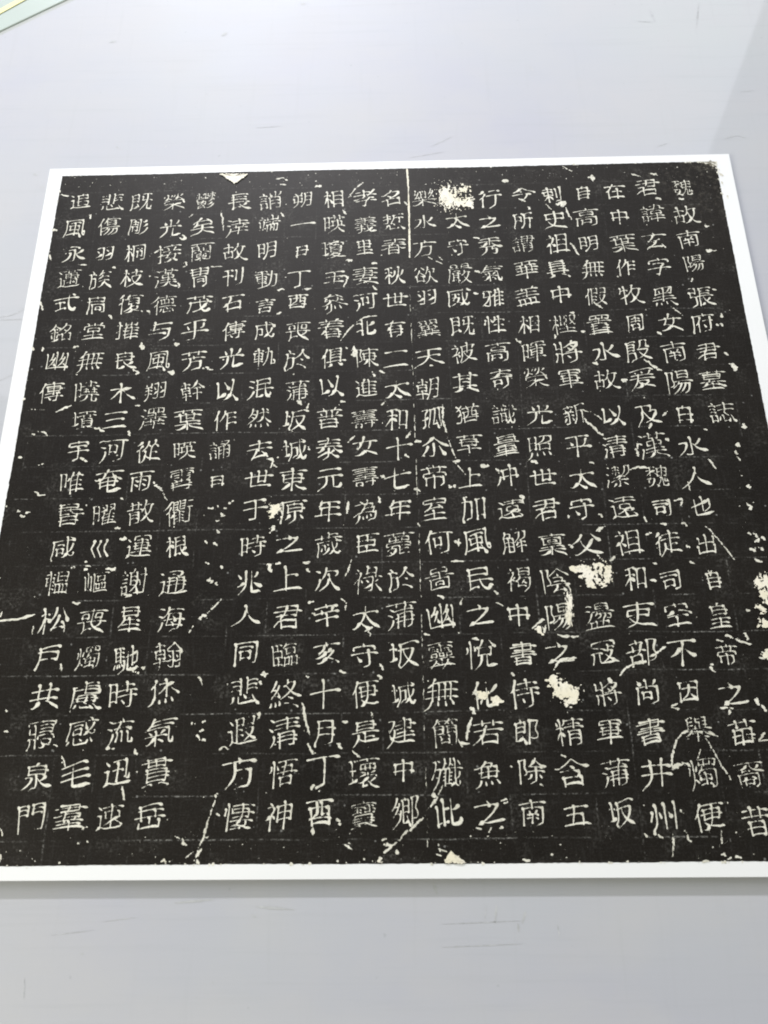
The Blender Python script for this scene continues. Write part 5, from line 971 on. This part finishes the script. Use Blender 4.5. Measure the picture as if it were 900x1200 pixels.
# ------------------------------------------------------------------ losses, cracks and chips of the worn stone
LINES = '''22 -5915,123 -5852,104;25 -5606,-132 -5603,-159;33 -5949,-297 -5904,-304;27 -5911,-638 -5945,-583;13 -5650,-692 -5561,-700;16 -5323,-738 -5297,-738;16 -5910,-1182 -5944,-1096;23 -5295,-1249 -5259,-1298;18 -5853,-1569 -5849,-1598;23 -5948,-1584 -5922,-1585;18 -5558,-1569 -5536,-1575;31 -4966,-1543 -4951,-1610;30 -4669,-1570 -4644,-1570;14 -4658,-180 -4620,-138;14 -4357,-104 -4338,-222 -4322,-337;21 -4727,-419 -4664,-427 -4708,-387;21 -4958,-581 -4917,-563;13 -4681,-709 -4643,-684 -4639,-732 -4665,-741;13 -4401,-747 -4296,-746;21 -4954,-1203 -4925,-1239;24 -4702,-918 -4685,-965;18 -4384,-1799 -4324,-1834;25 -4715,-1844 -4653,-1867 -4674,-1828;20 -5026,-1815 -4959,-1850 -4988,-1861;18 -5531,-1848 -5510,-1854;17 -3851,257 -3774,269 -3740,240;17 -3807,194 -3752,185;25 -3452,167 -3414,162;14 -3147,15 -3080,126 -2998,199;19 -3785,-153 -3759,-193;19 -3192,-128 -3164,-175;24 -3149,-704 -3117,-711;21 -2908,-741 -2881,-742;13 -3225,-875 -3139,-873 -3162,-953 -3187,-999;13 -3784,-1028 -3752,-1004 -3720,-1008;16 -3539,-1012 -3461,-1014;18 -3782,-1273 -3742,-1253;18 -2919,-990 -2880,-1036;13 -3059,-1369 -2983,-1317 -2881,-1308;13 -3196,-1551 -3134,-1450 -3084,-1392;35 -3095,-1640 -3065,-1655 -3075,-1712 -3083,-1625;8 -2315,-677 -2278,-725;21 -1979,-477 -1927,-488;20 -2001,-1087 -1970,-1094;15 -2441,-1821 -2391,-1827;15 -2856,-1872 -2822,-1892;15 -2925,-1884 -2906,-1913;15 -3145,-1633 -3130,-1639;35 -1674,177 -1615,161;13 -2619,-56 -2587,-77;16 -1979,-851 -1943,-864;5 -2407,-690 -2279,-766;16 -444,225 -348,188;19 -270,227 -192,208 -214,185;27 -853,192 -790,180;22 -818,222 -815,146;11 -1132,97 -1140,-55;32 -1177,-114 -1101,-96 -1143,-155;16 -1101,-163 -1060,-296;11 -1279,-111 -1231,-186;16 -1093,-563 -1027,-698;19 -1455,-140 -1438,-167;24 -233,-72 -202,-80;13 -26,-78 4,-92;21 169,-402 200,-406;33 139,-673 179,-680;13 180,-674 224,-687;20 -49,-1003 -29,-973;10 -274,-1261 -180,-1360;13 -948,-1201 -873,-1277;22 -1076,-1508 -1057,-1511;15 -1159,-1315 -1139,-1322;17 -1319,-1541 -1317,-1581;17 159,-1362 166,-1380;17 147,-1455 160,-1467;15 103,-1466 117,-1472;17 -423,-1536 -399,-1542;17 118,-1748 157,-1777;29 156,-1855 215,-1896;24 176,-1884 195,-1917;17 -1008,-1821 -969,-1847;20 -575,-1804 -491,-1870 -425,-1927;29 -779,-1998 -745,-1999;15 -1660,-1574 -1619,-1627;13 115,-1098 159,-1105;8 -1090,337 -1008,276;19 335,335 391,313;16 370,279 403,250;16 391,209 414,181;13 399,106 407,72;11 372,-28 394,-42;11 425,-63 428,-96;11 260,344 302,333;10 -5871,-2183 -5830,-2189;10 -5801,-2190 -5748,-2196;17 -5656,-2233 -5600,-2193 -5519,-2157;15 -5810,-2421 -5794,-2427;15 -5785,-2395 -5764,-2401;15 -5735,-2401 -5704,-2412 -5685,-2439;19 -5898,-2633 -5878,-2636;12 -5718,-2709 -5668,-2689;17 -5715,-2951 -5683,-2961 -5679,-2986 -5626,-2977;14 -5832,-3111 -5812,-3119;19 -5791,-3159 -5772,-3164;19 -5749,-3130 -5730,-3130;9 -5212,-3589 -5166,-3589;20 -5295,-2374 -5245,-2383 -5206,-2402;29 -5362,-2645 -5309,-2682;22 -4998,-2414 -4976,-2441;21 -4735,-2878 -4695,-2921 -4655,-2967;9 -4650,-2972 -4607,-3038;15 -4956,-2164 -4922,-2167;14 -4988,-3022 -4969,-3027;21 -5002,-3275 -4974,-3278;21 -4954,-3367 -4926,-3370;16 -5316,-3599 -5297,-3602;18 -5213,-3617 -5195,-3612;23 -5040,-3614 -4989,-3629 -4965,-3597;14 -5212,-3551 -5197,-3561;27 -4876,-3824 -4817,-3829;22 -5275,-3882 -5240,-3896 -5209,-3892;18 -5825,-4020 -5737,-4016 -5628,-4000 -5554,-3969;11 -5830,-3993 -5819,-3948;16 -4259,-3112 -4231,-3117;14 -4200,-3093 -4181,-3103;19 -4129,-3114 -4106,-3114;19 -4149,-3163 -4129,-3183;14 -4191,-3221 -4168,-3221;16 -4176,-3308 -4166,-3328;14 -4267,-3393 -4252,-3408;14 -4192,-3413 -4168,-3428;14 -4244,-3573 -4226,-3583;14 -4124,-3608 -4105,-3626;27 -4216,-3713 -4193,-3727;13 -4164,-3746 -4150,-3760;18 -4269,-4029 -4238,-3993 -4214,-4016;13 -4206,-3980 -4154,-3923 -4098,-3865;13 -4340,-4129 -4309,-4081;7 -5555,-4063 -5556,-4129;12 -4089,-3075 -4067,-3056;24 -3795,-2681 -3747,-2692 -3768,-2763;14 -3735,-2743 -3715,-2769;12 -3757,-3125 -3653,-3094;12 -3756,-3129 -3658,-3151;14 -3722,-3076 -3694,-3174;9 -3675,-3081 -3657,-3180;21 -3749,-3295 -3713,-3276 -3739,-3324;27 -3763,-3589 -3739,-3617 -3720,-3655;20 -3695,-3594 -3664,-3590;23 -3476,-3583 -3425,-3584;16 -3437,-3640 -3418,-3654;29 -3560,-2138 -3539,-2187;22 -3485,-2226 -3462,-2172;17 -3189,-2167 -3160,-2162;15 -2853,-2211 -2819,-2173;22 -2599,-2456 -2645,-2518;12 -3070,-2485 -3125,-2541;24 -2650,-2674 -2627,-2685;19 -3120,-3065 -3131,-3175;19 -2872,-3039 -2863,-3074;18 -3091,-3570 -3108,-3628 -3139,-3699;13 -3164,-3878 -3133,-3913 -3132,-3962;13 -3416,-3905 -3390,-3900;15 -3388,-3986 -3370,-3995;19 -2328,-2212 -2324,-2328;17 -2332,-2346 -2290,-2519;7 -2284,-2545 -2230,-2722;19 -2253,-2732 -2192,-2723;7 -2160,-2855 -2240,-2740;30 -2030,-2766 -1965,-2782;23 -2285,-2954 -2253,-2954;27 -2266,-3421 -2227,-3440;20 -2239,-3405 -2236,-3459;16 -2300,-3585 -2195,-3591;22 -2416,-3863 -2382,-3881;15 -2228,-3890 -2247,-3937;18 -1966,-3922 -1919,-3949;19 -2560,-2541 -2522,-2552;16 -2574,-2974 -2537,-2985;15 -2991,-4140 -2956,-4119 -2925,-4106;13 -2956,-4136 -2943,-4184;17 -2534,-4162 -2491,-4167;22 -2167,-4199 -2120,-4210;14 -3460,-2583 -3446,-2604;16 -2852,-2849 -2834,-2860;14 -2562,-3269 -2549,-3293;13 -1974,-3832 -1953,-3850;12 -1123,-2288 -1060,-2303 -989,-2378;21 -1143,-2349 -1074,-2448 -988,-2531;17 -440,-2308 -481,-2345;21 -604,-2456 -579,-2412;16 -481,-2560 -464,-2571;26 -745,-2644 -725,-2716;19 -811,-2826 -739,-2807 -677,-2813;14 -166,-2746 -143,-2774 -117,-2833;14 -156,-2477 -138,-2483;23 160,-2457 195,-2473 174,-2431;19 95,-2625 112,-2633;21 71,-2683 76,-2709;14 77,-2729 96,-2760;9 55,-2896 87,-2896;23 117,-2986 144,-2991;25 83,-3133 119,-3163 95,-3196;13 1,-3329 13,-3334;13 49,-3387 70,-3397;18 88,-3397 121,-3412;18 83,-3477 132,-3426 119,-3473;20 50,-3514 79,-3528;18 128,-3501 146,-3524;16 159,-3422 169,-3445;18 78,-3607 115,-3621;9 -273,-3325 -216,-3397 -162,-3481 -87,-3605;14 -491,-3110 -414,-3086 -452,-3159;18 -749,-3242 -728,-3295;18 -620,-3296 -590,-3306;18 -453,-3299 -424,-3314;16 -444,-3488 -420,-3503;18 -436,-3619 -403,-3633;11 -358,-2946 -355,-3023;23 -1141,-3356 -1069,-3314;20 -1104,-3212 -1083,-3232;16 -1355,-3223 -1337,-3228;16 -1364,-3466 -1347,-3481;20 -1057,-3597 -1006,-3556;9 -1152,-3549 -1117,-3600;16 -749,-3390 -706,-3372;15 -729,-3624 -700,-3634;18 -765,-3761 -722,-3771;24 -1392,-3855 -1412,-3955 -1406,-4077;9 -1422,-3775 -1392,-3826;17 -1709,-4132 -1639,-4068 -1600,-4059;17 -1603,-4107 -1622,-4173;19 -1518,-4178 -1455,-4196 -1358,-4188;13 -65,-4007 -44,-4011;23 -1731,-3052 -1690,-3067;18 -1713,-3062 -1703,-3111;21 -1592,-2738 -1570,-2753;14 -1127,-2758 -1104,-2766;23 -255,-4196 -204,-4210;19 -108,-4189 -93,-4224;22 27,-3986 87,-4017;11 -305,-3687 -292,-3744;14 -724,-2585 -731,-2649;15 -5301,-4360 -5294,-4409;24 -4777,-4406 -4737,-4415;13 -4719,-4423 -4701,-4432;15 -4678,-4394 -4657,-4394;13 -4246,-4462 -4221,-4483 -4211,-4529;13 -5665,-4698 -5652,-4699;15 -5652,-4849 -5631,-4854;13 -4260,-4800 -4243,-4809;13 -4188,-4801 -4172,-4789;17 -4201,-4861 -4180,-4854;13 -4215,-4889 -4197,-4914;17 -4168,-4910 -4146,-4922;15 -4045,-4994 -4018,-4963 -3982,-4991;19 -4867,-4972 -4832,-4980;17 -4668,-4981 -4648,-5017;13 -5197,-5025 -5168,-5100;12 -4732,-5242 -4697,-5349;18 -4041,-5293 -4044,-5308;14 -4053,-5327 -4067,-5384 -4089,-5449;14 -4092,-5458 -4105,-5514 -4119,-5569 -4145,-5642;20 -4110,-5577 -4063,-5562;22 -4133,-5650 -4157,-5700;16 -4312,-5568 -4278,-5590;14 -4270,-5594 -4237,-5627;18 -4163,-5718 -4142,-5737;14 -4405,-5735 -4387,-5714 -4369,-5739;10 -5577,-5502 -5547,-5561;16 -4974,-5505 -4949,-5509;16 -4032,-5425 -4015,-5429;16 -5548,-5675 -5533,-5717;4 -5343,-5763 -5341,-5766;6 -4236,-5707 -4183,-5668;17 -3780,-4449 -3715,-4450;17 -3751,-4424 -3740,-4475;21 -3785,-4512 -3755,-4517;17 -3791,-4744 -3761,-4740 -3776,-4776;15 -3427,-4470 -3410,-4478;19 -3447,-4661 -3432,-4743 -3409,-4824 -3386,-4888;19 -3409,-4948 -3384,-4968 -3370,-5023 -3345,-5019;16 -3352,-5240 -3368,-5271;14 -3370,-5509 -3350,-5515 -3352,-5566;19 -3171,-4422 -3132,-4452;15 -2870,-4382 -2849,-4433;19 -2883,-4463 -2858,-4480;13 -2935,-4727 -2927,-4772;15 -3145,-4796 -3124,-4802;21 -3181,-4950 -3159,-4993;14 -3072,-5014 -3018,-5049;18 -3178,-5468 -3153,-5490;14 -3138,-5626 -3108,-5634 -3072,-5666;10 -3104,-5615 -3088,-5626;18 -2575,-5457 -2628,-5504 -2669,-5545;18 -2677,-5537 -2725,-5577 -2742,-5610;12 -2750,-5606 -2850,-5682;24 -2841,-5624 -2798,-5650;20 -2770,-5668 -2747,-5675;8 -2861,-5602 -2837,-5595;18 -2889,-5730 -2877,-5712 -2866,-5736;6 -2430,-5253 -2466,-5315;20 -2499,-5311 -2470,-5319;16 -2462,-5319 -2500,-5366 -2533,-5397;12 -2472,-5630 -2458,-5673;12 -2482,-5691 -2455,-5699;34 -2169,-4590 -2132,-4611 -2142,-4648;13 -2108,-4642 -2127,-4683;29 -2208,-4709 -2177,-4754;19 -2199,-4784 -2229,-4854 -2243,-4937;17 -2294,-4961 -2228,-4961;10 -2301,-4933 -2275,-4992;10 -2016,-5352 -1971,-5333 -1973,-5363 -2005,-5371;12 -2202,-5529 -2170,-5533;12 -2129,-5581 -2113,-5574;12 -2039,-5534 -2019,-5523;6 -2112,-5553 -2100,-5526;10 -2473,-5661 -2414,-5674;15 -1882,-4464 -1870,-4477;19 -1566,-4438 -1536,-4383 -1481,-4358 -1388,-4351;17 -1092,-4501 -1035,-4431 -964,-4398;19 -964,-4398 -877,-4382;17 -857,-4356 -784,-4321 -714,-4273;23 -1170,-4500 -1136,-4534;19 -732,-4718 -679,-4727;12 -731,-4710 -687,-4694;18 -787,-5150 -768,-5043 -726,-4946;16 -726,-4946 -666,-4895 -612,-4892;14 -592,-4892 -489,-4893 -433,-4929;24 -781,-5150 -763,-5121 -705,-5114;18 -704,-5110 -660,-5114 -658,-5141;6 -516,-4938 -477,-5017 -440,-5104;10 -440,-5104 -382,-5219;6 -599,-5084 -565,-5016;25 -108,-4679 -97,-4712;17 -88,-4708 -47,-4757;17 -370,-4725 -286,-4730;12 -310,-4734 -323,-4778;21 -399,-4437 -379,-4471;13 -394,-4410 -383,-4420;11 -205,-4220 -74,-4265;14 -136,-4955 -80,-4896;8 -137,-4962 -70,-4955;14 -1564,-5045 -1540,-5053;12 -1034,-5576 -1019,-5587;18 -752,-5556 -737,-5589 -727,-5629;10 -839,-5574 -842,-5642 -865,-5723;10 -502,-5557 -508,-5630;14 -519,-5702 -497,-5709;12 -481,-5734 -461,-5727;16 -424,-5716 -399,-5727;8 -506,-5744 -496,-5752;10 -663,-5751 -619,-5747;14 -1886,-5730 -1851,-5738;14 -944,-5584 -914,-5595;12 -1731,-5244 -1711,-5252;17 -27,-4361 22,-4378;13 -1,-4329 18,-4340;13 -324,-4230 -283,-4241;13 -163,-4221 -135,-4249;10 -768,-5423 -747,-5442;10 -211,-4940 -160,-4941'''
CLUSTERS = [(-2216, -3, 73, 121), (-2153, -45, 57, 90), (-2058, 85, 57, 61), (-2009, -79, 48, 50), (-2073, -77, 40, 50), (-1297, -3665, 60, 35), (-1234, -3700, 60, 62), (-1152, -3674, 46, 55), (-1088, -3702, 33, 62), (-1137, -3784, 46, 34), (-1222, -3776, 40, 27), (-1575, -4515, 51, 31), (-1529, -4572, 50, 50), (-1482, -4609, 50, 56), (-1419, -4610, 38, 37), (-1468, -4671, 44, 31), (-1546, -4627, 38, 25), (-1408, -3929, 26, 87), (-1424, -4035, 20, 59), (-2113, -4622, 38, 31), (-2009, -4666, 44, 31), (65, -3799, 26, 41), (119, -3786, 33, 68), (91, -3907, 39, 54), (50, -3993, 32, 27), (56, -4104, 39, 33), (13, -4349, 32, 32), (-1647, -4138, 26, 26), (-3719, -3140, 49, 51)]
sv, sf = [], []
nchip = 0
for e in LINES.split(';'):
    q = e.split()
    w = int(q[0]) * 1e-4
    P = np.array([[int(t) for t in s.split(',')] for s in q[1:]]) * 1e-4
    h = .00036
    m = w * 1.4 + .0012
    gx = np.arange(P[:, 0].min() - m, P[:, 0].max() + m, h)
    gy = np.arange(P[:, 1].min() - m, P[:, 1].max() + m, h)
    F = np.full((len(gy), len(gx)), -.01)
    Q, L = resample(P, .0004)
    t = np.linspace(0, 1, len(Q))
    prof = (1 - .75 * np.abs(2 * t - 1) ** 3) if L > .004 else np.linspace(1.1, .75, len(Q))
    if rng.random() < .5:
        prof = prof[::-1]
    nk = max(int(L / .0022), 2) + 1
    jit = np.interp(t, np.linspace(0, 1, nk), rng.standard_normal(nk))
    jx = np.interp(t, np.linspace(0, 1, nk), rng.standard_normal(nk)) * w * .16
    for (x, y), pr, jt, ox in zip(Q, prof, jit, jx):
        stamp(F, gx, gy, x + ox, y + ox, max(w * .46 * pr * (1 + .28 * jt), .0003), h)
    a, b = F.shape
    F = F + noise2(rng, a, max(a // 3, 2), b) * (.00020 + w * .10)
    z = .00020 + nchip * .0000005
    nchip += 1
    v, fc = contour_mesh(F, gx[0], gy[0], h, h, z)
    if not fc:
        continue
    if L > .022 or (w > .0036 and L > .006):
        mesh_obj('crack', v, fc, M_WORN if w > .0032 else M_GLYPH, sheet)
    else:
        base = len(sv)
        sv += v
        sf += [tuple(i + base for i in f) for f in fc]
for cx, cy, rx, ry in CLUSTERS:
    cx, cy, rx, ry = cx * 1e-4, cy * 1e-4, rx * 1.12e-4, ry * 1.12e-4
    h = .00030
    gx = np.arange(cx - rx * 1.5, cx + rx * 1.5, h)
    gy = np.arange(cy - ry * 1.5, cy + ry * 1.5, h)
    X, Y = np.meshgrid(gx, gy)
    a, b = X.shape
    F = 1 - np.sqrt(((X - cx) / rx) ** 2 + ((Y - cy) / ry) ** 2)
    F = F + .42 * noise2(rng, a, max(a // 8, 2), b) + .30 * noise2(rng, a, max(a // 4, 3), b) + .12 * noise2(rng, a, max(a // 2, 3), b) - .20
    v, fc = contour_mesh(F, gx[0], gy[0], h, h, .00045 + nchip * .0000005)
    nchip += 1
    if fc:
        mesh_obj('worn_patch', v, fc, M_WORN, sheet)
for poly in ([(-0.4122, 0.0327), (-0.4193, 0.0256), (-0.4248, 0.0206), (-0.4309, 0.0259), (-0.4396, 0.0329)], [(-0.2431, -0.5747), (-0.2423, -0.5709), (-0.2387, -0.5672), (-0.2358, -0.5694), (-0.2318, -0.5721), (-0.2278, -0.5751)], [(-0.2897, -0.5742), (-0.2891, -0.5718), (-0.2874, -0.5734), (-0.2856, -0.5742)], [(-0.4404, -0.5732), (-0.4388, -0.5710), (-0.4362, -0.5732)]):
    poly = np.array(poly)
    pts = []
    for a, b in zip(poly, np.roll(poly, -1, axis=0)):
        m = max(int(np.hypot(*(b - a)) / .0009), 1)
        for i in range(m):
            pts.append(a + (b - a) * i / m + rng.normal(0, .00042, 2))
    cen = np.mean(pts, axis=0)
    m = len(pts)
    mesh_obj('worn_patch', [(*p, .00085) for p in pts] + [(*cen, .00085)],
             [(i, (i + 1) % m, m) for i in range(m)], M_WORN, sheet)
# tiny losses of ink strewn over the ground
for k in range(1000):
    x = XL + (XR - XL) * rng.random()
    y = YB + (YT - YB) * rng.random()
    if k % 3 == 0:
        y = YB + .024 * rng.random() ** 1.3 if k % 2 else YT - .020 * rng.random()
    r = .00013 + .0007 * rng.random() ** 5
    n = int(rng.integers(4, 7))
    base = len(sv)
    a0 = rng.random() * 6
    el = .5 + rng.random()
    for i in range(n):
        a = a0 + i * 2 * math.pi / n
        rr = r * (.6 + .7 * rng.random())
        sv.append((x + rr * math.cos(a) * el, y + rr * math.sin(a), .00016 + (k % 9) * .000001))
    sf.append(tuple(base + i for i in range(n)))
# nibbled rim of the black ground
for (ax, ay, bx, by, cnt) in ((XL, YB, XR, YB, 60), (XL, YT, XR, YT, 40), (XL, YB, XL, YT, 50), (XR, YB, XR, YT, 30),
                              (XR - .03, YT, XR, YT, 30), (XR, YT - .025, XR, YT, 20)):
    for i in range(cnt):
        s = rng.random()
        x = ax + (bx - ax) * s + rng.normal(0, .0004)
        y = ay + (by - ay) * s + rng.normal(0, .0004)
        r = .0003 + .0011 * rng.random() ** 3
        n = 6
        base = len(sv)
        for q in range(n):
            a = q * 2 * math.pi / n
            rr = r * (.5 + .8 * rng.random())
            sv.append((x + rr * math.cos(a), y + rr * math.sin(a), .00017 + (i % 9) * .000001))
        sf.append(tuple(base + q for q in range(n)))
g = mesh_obj('small_chips', sv, sf, M_GLYPH, sheet)
g['kind'] = 'stuff'

# the pale seam where the two halves of the rubbing meet, bright at the far end and broken below
SEAM = [(-0.2583, 0.0337), (-0.2572, -0.0003), (-0.2577, -0.0670), (-0.2579, -0.1578), (-0.2563, -0.2567), (-0.2558, -0.3317), (-0.2546, -0.3942), (-0.2549, -0.4831), (-0.2546, -0.5412), (-0.2543, -0.5741)]
P, L = resample(np.array(SEAM), .0004)
h = .00035
for part, (s0, s1, w) in enumerate(((0, .17, .00072), (.17, .47, .00002), (.50, .985, -.00004))):
    Q = P[int(len(P) * s0):int(len(P) * s1)]
    gx = np.arange(Q[:, 0].min() - .004, Q[:, 0].max() + .004, h)
    gy = np.arange(Q[:, 1].min() - .003, Q[:, 1].max() + .003, h)
    F = np.full((len(gy), len(gx)), -.01)
    for i, (x, y) in enumerate(Q):
        stamp(F, gx, gy, x, y, max(w, .00002) * (1 + .25 * math.sin(i * .07)), h)
    a, b = F.shape
    F = F + noise2(rng, a, max(a // 6, 3), b) * (.0002 if part == 0 else .00040) + noise2(rng, a, max(a // 45, 3), b) * (.0001 if part == 0 else .00035) + min(w, 0) * 2
    v, fc = contour_mesh(F, gx[0], gy[0], h, h, .00075 + part * .00001)
    mesh_obj('seam', v, fc, M_WORN if part == 0 else M_GLYPH, sheet)

# ------------------------------------------------------------------ scratches and smudges on the worktop
SCR = '''5.2 s -2458,-6134 -2214,-6125 -1911,-6115;5.8 s -2463,-6272 -2192,-6263 -1921,-6253;17.5 m -2080,-6016 -2098,-6130;17.5 m -1884,-6058 -1912,-6131;23.2 m -1941,-6131 -1939,-6182;11.6 s -1675,-6132 -1665,-6214;5.8 s -2150,-6016 -2167,-6120;23.7 m -2509,-5877 -2487,-5951;8.7 s -5282,-6445 -5269,-6564;20.7 s 544,691 607,722 675,731;16.6 s 675,731 754,707;18.0 s 44,2476 76,2299;8.3 s -125,613 -20,654;18.0 m 571,2559 492,2210;7.9 s -6327,-1210 -6205,-1186 -6091,-1106;7.9 s -6322,-1238 -6103,-1233;7.6 s -6217,-1865 -6092,-1791;34.2 m -6272,444 -6228,433;17.3 s -5486,768 -5449,745;25.4 m -6187,273 -6138,282;17.2 s -4996,765 -4969,753;36.6 m -4521,2259 -4469,2308;27.9 m -3696,2701 -3641,2712;36.8 m -5723,2201 -5652,2223;17.5 m -1297,1712 -1258,1652;4.3 s 786,1296 943,1314;30.0 m 563,-1359 539,-1412;29.8 m 525,-1534 501,-1586;29.9 m 558,-1474 562,-1535;6.9 s -4013,-6468 -4001,-6478;25.4 m -5585,309 -5481,285;4.7 s -5138,-6191 -4847,-6161;4.7 s -4794,-6110 -4560,-6084;11.8 m -3764,-6072 -3734,-6088;11.7 m -4918,-6300 -4899,-6305;4.7 s -1370,-5807 -1365,-5813;5.9 s -2340,677 -2124,802;5.9 s -2553,543 -2216,609;6.0 s -4091,971 -3833,985;6.3 s -128,2319 49,2300;17.8 m -4302,-5996 -4036,-5976;17.7 m -3737,-6020 -3471,-6042'''
for e in SCR.split(';'):
    q = e.split()
    w = float(q[0]) * 1e-4
    P = np.array([[int(t) for t in s.split(',')] for s in q[2:]]) * 1e-4
    Q, L = resample(P, .0015)
    t = np.linspace(0, 1, len(Q))
    d = np.gradient(Q, axis=0)
    d /= np.hypot(d[:, 0], d[:, 1])[:, None] + 1e-9
    nn = np.c_[-d[:, 1], d[:, 0]]
    ww = w * .5 * np.sin(math.pi * np.clip(t, .04, .96)) ** .6 * (1 + .3 * rng.standard_normal(len(t)).clip(-1.5, 1.5))
    Lh, Rh = Q + nn * ww[:, None], Q - nn * ww[:, None]
    n = len(Q)
    v = [(x, y, TZ + .00012) for x, y in Lh] + [(x, y, TZ + .00012) for x, y in Rh]
    fc = [(n + i, n + i + 1, i + 1, i) for i in range(n - 1)]
    mesh_obj('scratch' if q[1] == 's' else 'smudge', local(v, table), fc, M_SCR if q[1] == 's' else M_SMUDGE, table)
